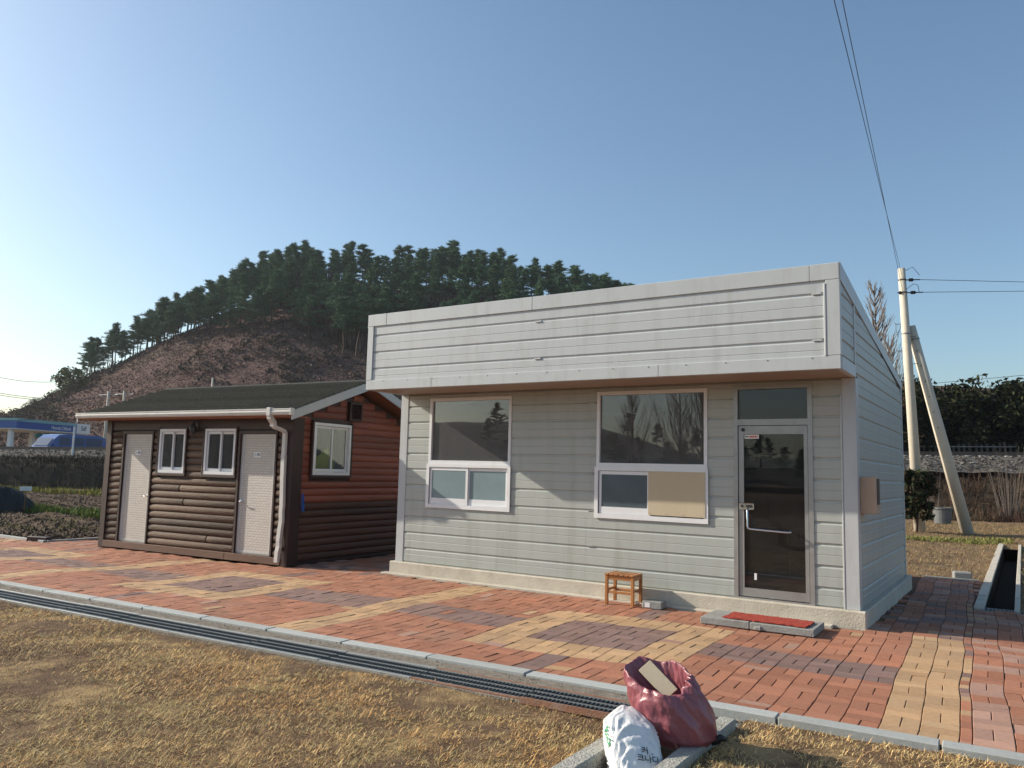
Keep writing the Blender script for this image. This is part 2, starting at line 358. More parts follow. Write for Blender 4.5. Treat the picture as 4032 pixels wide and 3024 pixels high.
for q in bricks[:300]:
    P = brick_verts(q); x, y = uv2w(q[0], q[2]); P = [(p[0]-x, p[1]-y, p[2]) for p in P]; t = tint(q[4])
    o = np_mesh('brick', P, BF, M['brick'], paving, np.tile(np.array(t), (12, 1))); o.location = (x, y, 0)
V, F, T = [], [], []
for k, q in enumerate(bricks[300:]):
    V += brick_verts(q); t = tint(q[4]); T += [t]*12; F += [tuple(a+12*k for a in f) for f in BF]
tag(np_mesh('brick_field', V, F, M['brick'], paving, np.array(T)), kind='stuff')

# kerb stones
kerb = sheet('kerb', [[uv2w(-22, -.16), uv2w(12, -.16), uv2w(12, -.002), uv2w(-22, -.002)]], -.06, M['bed'])
ks = MB(); ks.box(0, .985, 0, .138, -.12, 0, .006); kme = None
u = -20.6
while u < 4:
    o = ks.build('kerb_stone', M['kerb'], kerb) if kme is None else link('kerb_stone', kme, None, kerb)
    kme = o.data; x, y = uv2w(u, -.150); o.location = (x, y, random.uniform(.006, .014)); o.rotation_euler = (0, random.uniform(-.003, .003), TH+random.uniform(-.004, .004)); u += 1.0
# concrete haunch between kerb and drain, drain channel walls
def uvbox(b, u0, u1, v0, v1, z0, z1):
    P = [(*uv2w(a, c), z) for z in (z0, z1) for a, c in ((u0, v0), (u1, v0), (u1, v1), (u0, v1))]
    b.add(P, [(0, 3, 2, 1), (4, 5, 6, 7), (0, 1, 5, 4), (1, 2, 6, 5), (2, 3, 7, 6), (3, 0, 4, 7)])
b = MB(); uvbox(b, -22, -1.22, -.375, -.155, -.4, -.012); uvbox(b, -22, -1.38, -.76, -.70, -.4, -.02); uvbox(b, -22, -1.22, -.72, -.36, -.46, -.40)
tag(b.build('drain_channel', M['haunch']), kind='structure')
V = []; T = []
for k in range(2600):     # mortar crumbs and grit along the haunch
    a = random.uniform(-14, -1.25); c = random.gauss(-.24, .055); x, y = uv2w(a, c); s = random.uniform(.004, .014)
    if c > -.16 or c < -.37: continue
    for q in range(3): V.append((x+random.uniform(-s, s), y+random.uniform(-s, s), -.011+random.uniform(0, s*.9)))
    g = random.uniform(.07, .34); T += [(g, g*.9, g*.76)]*3
tag(np_mesh('mortar_grit', V, np.arange(len(V)).reshape(-1, 3), M['grass'], None, np.array(T)), 'loose mortar crumbs and grit on the strip beside the kerb', 'grit', kind='stuff')
# grates
GL = 1.0; gu = [-22+k*GL for k in range(21)]
gu = [-1.34-(k+1)*GL for k in range(14)]
ordn = ['first', 'second', 'third', 'fourth', 'fifth', 'sixth', 'seventh', 'eighth', 'ninth', 'tenth', 'eleventh', 'twelfth', 'thirteenth', 'fourteenth']
gb = MB()
for k in range(29): gb.box(.02+k*.0345, .024+k*.0345, .012, .318, -.030, -.004)
gcross = None; glong = None; gframe = {}
for k, a in enumerate(gu):
    x, y = uv2w(a, -.70); rusty = k < 2
    t = thing('drain_grate', ('galvanised drain grate in a rusty frame, %s from the sacks' if rusty else 'grey steel drain grate beside the lawn, %s from the sacks') % ordn[k], 'drain grate', (x, y, -.012+(.004 if k % 3 == 0 else 0)), TH, 'drain grates along the lawn edge')
    if gcross is None: o = gb.build('cross_bars', M['steel_dark'], t); gcross = o.data
    else: link('cross_bars', gcross, None, t)
    for q in range(4):
        if glong is None: o = MB().box(.008, .992, -.0035, .0035, -.030, 0).build('bearing_bar', M['steel'], t); glong = o.data
        else: o = link('bearing_bar', glong, None, t)
        o.location = (0, .012+q*.102, 0)
    for side, yy in (('frame_bar', -.034), ('frame_bar', .330)):
        key = rusty
        if key not in gframe: o = MB().box(.003, .997, 0, .032, -.036, .003, .002).build(side, M['steel_rust'] if rusty else M['steel'], t); gframe[key] = o.data
        else: o = link(side, gframe[key], None, t)
        o.location = (0, yy, 0)
# rusty angle flange lifted beside the first grate
x, y = uv2w(-2.3, -.745); b = MB()
b.ext([(0, 0), (.03, .004), (.034, -.04), (.028, -.04), (.026, -.004), (0, -.006)], 0, 1.05, lambda p, q, s: (s, -p, q+.016*math.sin(s*2.6)))
o = tag(b.build('flange_strip', M['steel_rust']), 'bent rusty steel strip lying along the near side of the grates by the sacks', 'steel strip'); o.location = (x, y, .012); o.rotation_euler = (0, 0, TH-.01); fix(o)

# foreground open channel running towards the camera
b = MB(); b.box(6.205, 6.325, -12, -4.585, -.42, .02, .008); tag(b.build('channel_wall', M['concrete_rough']), 'rough concrete channel edge on the lawn side of the sacks', 'channel wall')
b = MB(); b.box(6.672, 6.785, -12, -4.30, -.42, .022, .008); tag(b.build('channel_wall', M['concrete_rough']), 'rough concrete channel edge right of the sacks, below the straw', 'channel wall')
sheet('channel_bed', [rect(6.32, 6.68, -12, -4.3)], -.36, M['pit'])

# lawn soil sheets
def grid_sheet(name, x0, x1, y0, y1, nx, ny, keep, zf, mat):
    xs = np.linspace(x0, x1, nx+1) if not isinstance(x0, np.ndarray) else x0
    ys = np.linspace(y0, y1, ny+1) if not isinstance(y0, np.ndarray) else y0
    X, Y = np.meshgrid(xs, ys); Z = zf(X, Y); Wd = len(xs)
    V = np.stack([X, Y, Z], -1).reshape(-1, 3)
    I, J = np.meshgrid(np.arange(len(xs)-1), np.arange(len(ys)-1)); I = I.ravel(); J = J.ravel()
    mx = (xs[I]+xs[I+1])/2; my = (ys[J]+ys[J+1])/2; k = keep(mx, my); I = I[k]; J = J[k]
    F = np.stack([J*Wd+I, J*Wd+I+1, (J+1)*Wd+I+1, (J+1)*Wd+I], -1)
    return tag(np_mesh(name, V, F, mat, smooth=True), kind='structure')
def lawn_z(X, Y): return -.035+.05*(fbm(X, Y, 1.6, 3)-.5)+.022*(fbm(X, Y, 9., 5)-.5)
def warp_lawn(o, off, x0, x1, ylow):
    me = o.data; n = len(me.vertices); c = np.empty(n*3, np.float32); me.vertices.foreach_get('co', c); c = c.reshape(-1, 3)
    t = c[:, 1].copy(); c[:, 1] = ylow+(kl(c[:, 0])+off-ylow)*t; c[:, 2] = lawn_z(c[:, 0], c[:, 1]); me.vertices.foreach_set('co', c.ravel()); me.update()
L1 = grid_sheet('lawn', -30, 6.21, 0, 1, 400, 110, lambda x, y: x > -99, lambda X, Y: X*0, M['lawnsoil']); warp_lawn(L1, -.758, 0, 0, -12)
L2 = grid_sheet('lawn', 6.78, 22, 0, 1, 180, 110, lambda x, y: x > -99, lambda X, Y: X*0, M['lawnsoil']); warp_lawn(L2, -.155, 0, 0, -12)
sheet('lawn_beyond', [rect(-60, 40, -60, -12)], -.04, M['lawnsoil'])

# dry lawn blades
def blades(name, x, y, z, ln, wd, lean, col, label, cat, az=None):
    n = len(x); az = RNG.uniform(0, 2*np.pi, n) if az is None else az
    dx = np.cos(az); dy = np.sin(az); px = -dy; py = dx
    h = ln*np.cos(lean); d = ln*np.sin(lean)
    B = np.stack([x, y, z], -1); Pp = np.stack([px, py, px*0], -1)*wd[:, None]
    mid = B+np.stack([dx*d*.45, dy*d*.45, h*.62], -1); tip = B+np.stack([dx*d, dy*d, h], -1)
    V = np.stack([B-Pp, B+Pp, mid+Pp*.8, tip, mid-Pp*.8], 1).reshape(-1, 3)
    I = np.arange(n)[:, None]*5
    F = np.concatenate([I+np.array([[0, 1, 2]]), I+np.array([[0, 2, 4]]), I+np.array([[4, 2, 3]])])
    return tag(np_mesh(name, V, F, M['grass'], None, np.repeat(col*np.array([1.02, 1.0, .92]), 5, 0)), label, cat, kind='stuff')
def straw_cols(x, y, n):
    A = np.array([[.78, .56, .27], [.72, .44, .19], [.58, .46, .225], [.82, .63, .34], [.33, .21, .125]])
    p1 = fbm(x, y, .9, 21); p2 = fbm(x, y, 2.3, 31)
    k = RNG.random(n); idx = np.where(k < .42, 0, np.where(k < .60, 1, np.where(k < .78, 2, np.where(k < .9, 3, 4))))
    idx = np.where((p1 > .56) & (RNG.random(n) < .6), 1, idx); idx = np.where((p2 > .58) & (RNG.random(n) < .6), 2, idx)
    idx = np.where((p1 < .40) & (RNG.random(n) < .5), 4, idx)
    return A[idx]*RNG.uniform(.72, 1.2, (n, 1))
N = 560000
d_ = 3.6+13.5*RNG.random(N)**1.5; a_ = YAW+RNG.uniform(-.82, .80, N)
x = CX-np.sin(a_)*d_; y = CY+np.cos(a_)*d_
lim = np.where(x < 6.5, kl(x)-.715, kl(x)-.17)+ .05*(vnoise(x, x*0, 7., 3)-.35)
k = (y < lim) & ((x < 6.20) | (x > 6.79)) & (x > -14)
bare = fbm(x, y, 1.25, 41); b2 = fbm(x, y, 4.5, 43)
edge = (lim-y)
pk = np.clip(1.3-6.5*np.clip(bare-.515, 0, 1)-3.0*np.clip(b2-.56, 0, 1), .06, 1)
soilp = np.exp(-(((x-4.7)/1.1)**2+((y-kl(x)+.98)/.16)**2)); pk = pk*(1-.85*soilp)
soilr = ((x > 7.35) & (y < kl(x)-.55)); pk = np.where(soilr, pk*.5, pk)
k &= RNG.random(N) < pk
x, y = x[k], y[k]; n = len(x)
ln = RNG.uniform(.022, .062, n)*(1+.35*(RNG.random(n) < .08)); lean = RNG.uniform(.8, 1.5, n)
near = np.hypot(x-CX, y-CY); wd = RNG.uniform(.0009, .0020, n)*np.clip(near/5, 1, 2.4)
blades('dry_grass', x, y, lawn_z(x, y)-.004, ln, wd, lean, straw_cols(x, y, n), 'dry straw coloured winter lawn in the foreground', 'grass')
# straw and litter
N = 2600; x = RNG.uniform(-6, 10, N); y = RNG.uniform(-8.2, -4.2, N); k = (y < np.where(x < 6.5, kl(x)-.74, kl(x)-.16)) & ((x < 6.2) | (x > 6.79)) & ((x > 6.79) | (RNG.random(N) < .45)); x, y = x[k], y[k]; n = len(x)
blades('straw', x, y, lawn_z(x, y)+.012, RNG.uniform(.06, .17, n), RNG.uniform(.0012, .0024, n), RNG.uniform(1.38, 1.56, n), np.array([[.56, .43, .24]])*RNG.uniform(.6, 1.15, (n, 1)), 'loose pale straw stalks scattered over the lawn', 'straw')

# ------------------------------------------------------------------ office: light metal prefab with deep parapet
LX, DY, HF, HS, HT, HB, OV = 6.89, 4.22, .19, 2.85, 4.02, 3.25, .855
office = thing('prefab_office', 'single storey light grey metal clad office with a deep boxed parapet', 'building')
def holes(name, x0, x1, z0, z1, H, y0, y1, mat, parent, axis='x'):
    xs = sorted({x0, x1, *[h[0] for h in H], *[h[1] for h in H]}); zs = sorted({z0, z1, *[h[2] for h in H], *[h[3] for h in H]}); b = MB()
    for i in range(len(xs)-1):
        for j in range(len(zs)-1):
            mx, mz = (xs[i]+xs[i+1])/2, (zs[j]+zs[j+1])/2
            if any(h[0] < mx < h[1] and h[2] < mz < h[3] for h in H): continue
            if axis == 'x': b.box(xs[i], xs[i+1], y0, y1, zs[j], zs[j+1])
            else: b.box(y0, y1, xs[i], xs[i+1], zs[j], zs[j+1])
    return b.build(name, mat, parent)
W1 = (.60, 2.14, 1.075, 2.775); W2 = (3.55, 5.12, 1.07, 2.785); DR = (5.455, 6.405, .17, 2.80)
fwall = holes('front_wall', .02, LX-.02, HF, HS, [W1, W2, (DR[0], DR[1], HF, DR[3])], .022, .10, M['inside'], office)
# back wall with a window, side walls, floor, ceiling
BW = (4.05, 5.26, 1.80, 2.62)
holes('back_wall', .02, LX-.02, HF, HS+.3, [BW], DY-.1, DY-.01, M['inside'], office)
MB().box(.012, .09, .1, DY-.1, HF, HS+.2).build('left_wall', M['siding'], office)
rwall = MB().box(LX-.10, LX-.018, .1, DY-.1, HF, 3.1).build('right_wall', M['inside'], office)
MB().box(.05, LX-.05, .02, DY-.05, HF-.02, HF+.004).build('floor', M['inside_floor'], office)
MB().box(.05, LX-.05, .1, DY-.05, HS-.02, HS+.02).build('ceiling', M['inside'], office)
# siding courses
Z0, PZ = .404-.249, .249
def course_prof(z0, z1, za=None, zb=None):
    d = .013; za = z0 if za is None else za; zb = z1 if zb is None else zb
    K = [(z0, d), (z0+.008, d), (z0+.020, 0)]
    zm = z0+.128
    if z1-z0 > .2: K += [(zm-.006, 0), (zm, .004), (zm+.006, 0)]
    K += [(z1-.022, 0), (z1-.008, d), (z1, d)]
    f = lambda z: float(np.interp(z, [k[0] for k in K], [k[1] for k in K]))
    P = [(f(za), za)]+[(p, z) for z, p in K if za+1e-4 < z < zb-1e-4]+[(f(zb), zb)]
    return P+[(.021, zb), (.021, za)]
def course_x(x0, x1, za, zb, yo, parent, mat, z0=None, z1=None, name='siding_panel'):
    b = MB(); b.ext(course_prof(za if z0 is None else z0, zb if z1 is None else z1, za, zb), x0, x1, lambda p, q, s: (s, yo+p, q)); return fix(b.build(name, mat, parent))
for k in range(11):
    z0, z1 = Z0+k*PZ, Z0+(k+1)*PZ
    if k == 0: z0 = HF
    if k == 10: z1 = HS-.002
    zs = sorted({z0, z1, *[q for h in (W1, W2, DR) for q in (h[2], h[3]) if z0+.015 < q < z1-.015]})
    for za, zb in zip(zs[:-1], zs[1:]):
        zm = (za+zb)/2; S = [(.15, LX-.15)]
        for h in (W1, W2, DR):
            if h[2] < zm < h[3]:
                NS = []
                for a, c in S:
                    if h[0] > a and h[1] < c: NS += [(a, h[0]), (h[1], c)]
                    else: NS.append((a, c))
                S = NS
        for a, c in S:
            if c-a > 1.5 and a < 3 < c: # factory joint near mid facade
                course_x(a, 3.398, za, zb, 0, fwall, M['siding'], z0, z1); course_x(3.400, c, za, zb, 0, fwall, M['siding'], z0, z1)
            else: course_x(a, c, za, zb, 0, fwall, M['siding'], z0, z1)
# corner posts
MB().box(-.004, .152, -.008, .12, HF-.002, HS-.002, .006).build('corner_post', M['trim'], office)
MB().box(LX-.152, LX+.004, -.008, .155, HF-.002, HS-.002, .006).build('corner_post', M['trim'], office)
MB().box(LX-.172, LX-.153, -.012, .01, HF, HS-.2, .003).build('joint_strip', M['trim'], office)
MB().box(LX-.06, LX+.008, DY-.10, DY+.006, HF, HB-.06, .006).build('corner_post', M['trim'], office)
# right side siding, cut by the roof slope
def roof_z(y): return HT+(HB-HT)*(y+OV)/(DY+OV)
def slope_y(z, low): return -OV+(z-low-HT)/(HB-HT)*(DY+OV)   # y where trim underside equals z
for k in range(15):
    z0, z1 = Z0+k*PZ, Z0+(k+1)*PZ
    if k == 0: z0 = HF
    low = -.17
    def yend(z): return min(DY-.1, slope_y(z, low))
    ys = .155 if z0 < HS-.05 else .03
    if z0 < HS-.05 and z1 > HS: ys = .155
    if slope_y(z0, low) < ys+.1: break
    b = MB(); P = course_prof(z0, z1); n = len(P)
    Vv = [(LX-p, ys, q) for p, q in P]+[(LX-p, max(ys+.01, yend(q)), q) for p, q in P]
    b.add(Vv, [(i, (i+1) % n, n+(i+1) % n, n+i) for i in range(n)]+[tuple(range(n)), tuple(range(2*n-1, n-1, -1))]); fix(b.build('siding_panel', M['siding'], rwall))
# parapet box
par = MB().box(.03, LX-.03, -OV+.03, .10, HS+.03, HT-.05).build('parapet', M['trim'], office)
for k, (z0, z1) in enumerate([(2.93, 3.17), (3.17, 3.425), (3.425, 3.685), (3.685, 3.86)]):
    course_x(.11, LX-.14, z0, z1, -OV+.006, par, M['trim'])
def strip(name, parent, x0, x1, y0, y1, z0, z1, mat=M['trim'], b=.005): return MB().box(x0, x1, y0, y1, z0, z1, b).build(name, mat, parent)
for a, c in ((0, .37), (.372, 2.98), (2.982, 6.58), (6.582, LX)): strip('top_band', par, a, c, -OV-.012, -OV+.05, 3.835, HT)
for a, c in ((0, 1.28), (1.282, 4.80), (4.802, LX)): strip('bottom_band', par, a, c, -OV-.010, -OV+.05, HS-.004, 2.995)
strip('end_band', par, -.004, .112, -OV-.011, -OV+.3, 2.996, 3.834); strip('end_band', par, LX-.142, LX+.004, -OV-.011, -OV+.06, 2.996, 3.834)
strip('joint_strip', par, LX-.165, LX-.143, -OV-.016, -OV+.03, 2.99, 3.80, b=.004)
for k in range(14): MB().lathe([(.009, 0), (.006, .005), (.001, .006)], (0, 0, 0), 8).build('rivet', M['alu'], par, (.35+k*.48, -OV-.010, 2.975)).rotation_euler = (R(90), 0, 0)
# parapet side faces
for side, xo in ((1, LX), (-1, 0.)):
    for (z0, z1) in [(2.995, 3.17), (3.17, 3.425), (3.425, 3.685), (3.685, 3.94)]:
        b = MB(); P = course_prof(z0, z1); n = len(P); s = 1 if side > 0 else -1
        lowz = lambda z: max(-OV+.07, min(-.045, slope_y(z, -.19)))
        Vv = [(xo-s*(p+.001), -OV+.06, q) for p, q in P]+[(xo-s*(p+.001), lowz(q), q) for p, q in P]
        b.add(Vv, [(i, (i+1) % n, n+(i+1) % n, n+i) for i in range(n)]+[tuple(range(n)), tuple(range(2*n-1, n-1, -1))]); fix(b.build('siding_panel', M['siding'], par))
    x0, x1 = (xo-.05, xo+.006) if side > 0 else (xo-.006, xo+.05)
    strip('side_band', par, x0, x1, -OV+.051, .02, HS-.003, 2.994)
    strip('side_trim', par, x0, x1+.004*side, -.045, .015, 2.996, 3.70)
# rake trim along the roof edge, roof slab
for xo, s in ((LX, 1), (0., -1)):
    b = MB(); yA, yB = -OV-.005, DY+.05
    for (p0, p1, t0, t1) in [(-.06, .012, -.20, .0)]:
        P = [(xo+s*p0, yA, roof_z(yA)+t0), (xo+s*p1, yA, roof_z(yA)+t0), (xo+s*p1, yA, roof_z(yA)+t1), (xo+s*p0, yA, roof_z(yA)+t1)]
        Q = [(xo+s*p0, yB, roof_z(yB)-.12), (xo+s*p1, yB, roof_z(yB)-.12), (xo+s*p1, yB, roof_z(yB)+t1), (xo+s*p0, yB, roof_z(yB)+t1)]
        b.add(P+Q, [(0, 1, 2, 3), (7, 6, 5, 4), (0, 4, 5, 1), (1, 5, 6, 2), (2, 6, 7, 3), (3, 7, 4, 0)])
    fix(b.build('rake_trim', M['trim'], office))
b = MB(); yA, yB = -OV+.04, DY+.06
b.add([(.06, yA, roof_z(yA)-.16), (LX-.06, yA, roof_z(yA)-.16), (LX-.06, yB, roof_z(yB)-.10), (.06, yB, roof_z(yB)-.10), (.06, yA, roof_z(yA)-.02), (LX-.06, yA, roof_z(yA)-.02), (LX-.06, yB, roof_z(yB)-.02), (.06, yB, roof_z(yB)-.02)], [(0, 3, 2, 1), (4, 5, 6, 7), (0, 1, 5, 4), (1, 2, 6, 5), (2, 3, 7, 6), (3, 0, 4, 7)])
b.build('roof', M['trim'], office)
# soffit boards under the parapet
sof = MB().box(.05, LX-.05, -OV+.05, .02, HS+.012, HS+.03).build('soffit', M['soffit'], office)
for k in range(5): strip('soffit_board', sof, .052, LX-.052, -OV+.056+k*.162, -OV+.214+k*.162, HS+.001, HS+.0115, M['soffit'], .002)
# clips on panel joints
for (x_, z_) in [(3.42, 2.62), (3.42, 2.12), (3.42, 1.63), (3.42, 1.14), (3.42, .66)]: strip('joint_clip', fwall, x_, x_+.09, -.008, .004, z_, z_+.016, M['alu'], .003)
for (x_, z_) in [(3.03, 3.66), (3.03, 3.155), (6.60, 3.68), (6.60, 3.16)]: strip('joint_clip', par, x_, x_+.10, -OV-.006, -OV+.02, z_, z_+.02, M['trim'], .004)
# window units
def bar(parent, name, x0, x1, y0, y1, z0, z1, mat=M['pvc'], b=.004): return MB().box(x0, x1, y0, y1, z0, z1, b).build(name, mat, parent)
def office_window(wd, zt, kind):
    x0, x1, z0, z1 = wd
    fr = holes('window', x0-.0, x1+.0, z0, z1, [(x0+.045, x1-.045, zt+.06, z1-.05), (x0+.05, x1-.05, z0+.05, zt-.045)], -.010, .07, M['pvc'], office)
    MB().box(x0+.04, x1-.04, .026, .032, zt+.055, z1-.045).build('pane', M['glass'], fr)
    # lower slider: proud frame
    a, c, d, e = x0-.018, x1+.014, z0-.012, zt+.005
    holes('slider_frame', a, c, d, e, [(a+.055, c-.055, d+.06, e-.05)], -.024, -.0125, M['pvc'], fr)
    mid = (a+c)/2
    ins = [(a+.058, mid+.012, -.010), (mid-.012, c-.058, .010)]
    for k, (p, q, yo) in enumerate(ins):
        if kind == 'board' and k == 1: continue
        s = holes('sash', p, q, d+.064, e-.055, [(p+.045, q-.040, d+.155, e-.10)], yo, yo+.016, M['pvc'], fr)
        MB().box(p+.04, q-.036, yo+.006, yo+.010, d+.15, e-.095).build('pane', M['frost_dark'] if kind == 'board' else M['frost'], s)
    if kind == 'board':
        p = MB().box(mid-.005, c-.035, -.030, -.0245, d+.075, e-.045).build('plywood_panel', M['ply'], fr)
        for u_ in range(4):
            for zz in (d+.09, e-.06): MB().box(mid+.02+u_*.23, mid+.026+u_*.23, -.032, -.030, zz, zz+.006).build('screw', M['dark'], p)
    return fr
wA = office_window(W1, 1.74, 'glass'); wB = office_window(W2, 1.745, 'board')
MB().lathe([(.10, 0), (.105, .02), (.085, .02), (.085, 0)], (0, 0, 0)).build('fan_ring', M['dark'], wA, (.80, .10, 1.42)).rotation_euler = (R(90), 0, 0)
# door
dx0, dx1 = DR[0], DR[1]
df = holes('door_frame', dx0, dx1, HF-.005, DR[3], [(dx0+.055, dx1-.055, HF+.02, 2.30), (dx0+.055, dx1-.055, 2.375, DR[3]-.05)], -.009, .09, M['alu'], office)
MB().box(dx0+.05, dx1-.05, .03, .036, 2.37, DR[3]-.045).build('transom_pane', M['glass_door'], df)
lf = holes('door_leaf', dx0+.062, dx1-.062, HF+.03, 2.293, [(dx0+.125, dx1-.105, HF+.13, 2.19)], .006, .05, M['alu'], office)
MB().box(dx0+.12, dx1-.10, .024, .030, HF+.125, 2.195).build('pane', M['glass_door'], lf)
hb = MB().box(dx0+.07, dx0+.255, -.03, .006, 1.265, 1.345, .008).build('lock_case', M['chrome'], lf)
MB().tube([(dx0+.115, -.031, 1.305), (dx0+.115, -.034, 1.305)], .017, 14).build('keyhole_disc', M['dark'], hb)
MB().box(dx0+.16, dx0+.24, -.033, -.030, 1.29, 1.32).build('latch', M['dark'], hb)
MB().tube([(dx0+.19, -.03, 1.28), (dx0+.19, -.075, 1.265), (dx0+.19, -.085, 1.24), (dx0+.19, -.085, 1.07), (dx0+.20, -.085, 1.045), (dx0+.23, -.085, 1.035), (dx0+.65, -.085, 1.02), (dx0+.69, -.075, 1.02), (dx0+.70, .01, 1.02)], .0125, 10).build('pull_handle', M['chrome'], lf, smooth=True)
st = MB().box(dx0+.13, dx0+.31, .0195, .0225, 2.135, 2.185).build('sticker', M['white'], lf)
for q in range(5): MB().box(dx0+.195+q*.021, dx0+.211+q*.021, .018, .0194, 2.148, 2.172).build('sticker_print', M['ink_red'], st)
MB().box(dx0+.137, dx0+.185, .018, .0194, 2.155, 2.166).build('sticker_print', M['ink'], st)
MB().tube([(dx0+.12, .004, 2.245), (dx0+.12, -.01, 2.245)], .022, 14).build('closer_cap', M['dark'], lf)
MB().box(dx0+.24, dx0+.27, .0235, .0238, .42, .50).build('paper_scrap', M['white'], lf)
# back window
bw = holes('window', BW[0], BW[1], BW[2], BW[3], [(BW[0]+.03, 4.64, BW[2]+.03, BW[3]-.03), (4.67, BW[1]-.03, BW[2]+.03, BW[3]-.03)], DY-.08, DY-.03, M['alu'], office)
MB().box(BW[0]+.02, BW[1]-.02, DY-.056, DY-.052, BW[2]+.02, BW[3]-.02).build('pane', M['glass_cabin'], bw)
# foundation and apron
fo = MB().box(-.07, LX+.07, -.07, DY+.08, -.1, HF, .012).build('foundation', M['concrete'], office)
MB().box(-.13, 6.62, -.20, -.072, -.1, .022, .006).build('apron', M['concrete'], office)
# meter box on the right wall, roof edge vents, pipe
mb = MB().box(LX+.002, LX+.175, .12, .44, 1.275, 1.70, .008).build('meter_box', M['beige_box'], office)
MB().box(LX+.176, LX+.180, .18, .38, 1.38, 1.68, .002).build('meter_window', M['dark'], mb)
b = MB(); pth = [(-.55-.03*k, .55, 3.10) for k in range(14)]; b.tube([(.05, .55, 3.10)]+pth, [.05]+[.05 if k % 2 else .066 for k in range(14)], 14); b.build('vent_pipe', M['alu'], office, smooth=True)
# interior furniture glimpsed through the door
t = thing('desk', 'dark desk standing inside the office behind the glass door', 'desk', (4.9, 2.6, HF))
MB().box(-.7, .7, -.35, .35, .70, .735, .004).build('desk_top', M['brownboard'], t)
for sx in (-.66, .64): MB().box(sx, sx+.03, -.33, .33, .0, .70).build('side_panel', M['brownboard'], t)
t = thing('monitor', 'dark computer monitor on the desk inside the office', 'monitor', (4.95, 2.5, HF+.735))
MB().box(-.27, .27, -.015, .015, .12, .46, .006).build('screen', M['van_glass'], t); MB().box(-.03, .03, -.01, .02, .01, .12).build('stand', M['dark'], t); MB().box(-.12, .12, -.08, .08, 0, .012, .003).build('base', M['dark'], t)

# ------------------------------------------------------------------ log cabin
KC = 1.0255; CA = R(3.231); LC, DC, EH = 4.942, 3.2, 2.47
cabin = thing('log_cabin', 'brown log clad cabin with two pale doors and a grey shingle roof', 'building', (-7.110, -.696, -.042), CA); cabin.scale = (KC, KC, KC)
def log_mesh(x0, x1, r, yo, zc, name, mat, parent, taper=(1, 1), axis='x', bul=.78):
    """half round log facing -y (axis x) or +x (axis y)"""
    seg = 7; V = []; F = []; n = seg+1
    st = [(x0, .0), (x0, .62 if taper[0] else 1), (x0+.012, .86 if taper[0] else 1), (x0+.035, 1), (x1-.035, 1), (x1-.012, .86 if taper[1] else 1), (x1, .62 if taper[1] else 1), (x1, .0)]
    ph = random.uniform(0, 6); wob = random.uniform(.0, .003)
    for s, f in st:
        for k in range(n):
            a = math.pi*k/seg; rz = math.cos(a)*r*(.4+.6*f if f > 0 else 0); ry = math.sin(a)*r*bul*f
            zz = zc+rz+wob*math.sin(s*3+ph)
            V.append((s, yo-ry, zz) if axis == 'x' else (yo+ry, s, zz))
    for i in range(len(st)-1):
        for k in range(seg): F.append((i*n+k, i*n+k+1, (i+1)*n+k+1, (i+1)*n+k))
    b = MB(); b.add(V, F); o = b.build(name, mat, parent, smooth=True); return fix(o)
D1 = (.505, 1.335); D2 = (3.725, 4.575); DZ = (.155, 2.19); CW1 = (1.565, 2.295, 1.465, 2.28); CW2 = (2.82, 3.612, 1.465, 2.28)
cw = holes('front_wall', .0, LC, .0, EH+.08, [(D1[0], D1[1], 0, DZ[1]), (D2[0], D2[1], 0, DZ[1]), CW1, CW2], .012, .09, M['brownboard'], cabin)
LP = .1245; zlog = [.135+LP*(k+.5) for k in range(17)]
def cab_row(z):
    S = []
    S.append((.112, D1[0]-.05, (0, 1)))
    if z+.05 < CW1[2]-.02: S.append((D1[1]+.035, D2[0]-.045, (1, 1)))
    elif z-.03 > CW1[2]-.06:
        S += [(D1[1]+.035, CW1[0]-.04, (1, 0)), (CW1[1]+.045, CW2[0]-.045, (0, 0)), (CW2[1]+.03, D2[0]-.03, (0, 0))]
    else: S += [(D1[1]+.035, CW1[0]-.045, (1, 0)), (CW1[1]+.04, CW2[0]-.045, (0, 0))]
    S.append((D2[1]+.04, LC-.105, (1, 0)))
    return S
for z in zlog:
    for a, c, tp in cab_row(z):
        if c-a < .05: continue
        if c-a > 2 and random.random() < .25:
            m_ = a+random.uniform(.6, c-a-.6); log_mesh(a, m_-.003, LP*.5, .012, z, 'log', M['log_front'], cabin, (tp[0], 0)); log_mesh(m_+.003, c, LP*.5, .012, z, 'log', M['log_front'], cabin, (1, tp[1]))
        else: log_mesh(a, c, LP*.5, .012, z, 'log', M['log_front'], cabin, tp)
bar_ = lambda name, x0, x1, y0, y1, z0, z1, mat, p=cabin, b=.004: MB().box(x0, x1, y0, y1, z0, z1, b).build(name, mat, p)
for a in (-.05, LC-.105): bar_('corner_board', a, a+.155, -.055, .0, .0, EH, M['brownboard'])
bar_('corner_board', -.052, -.005, .001, .15, 0, EH, M['brownboard']); bar_('corner_board', LC+.004, LC+.052, -.054, .19, 0, EH+.05, M['brownboard'])
bar_('header_board', .106, LC-.106, -.035, .011, 2.262, EH, M['brownboard'])
for a, c in ((.106, 3.51), (3.515, LC-.106)): bar_('sill_beam', a, c, -.062, .011, .012, .132, M['sill'])
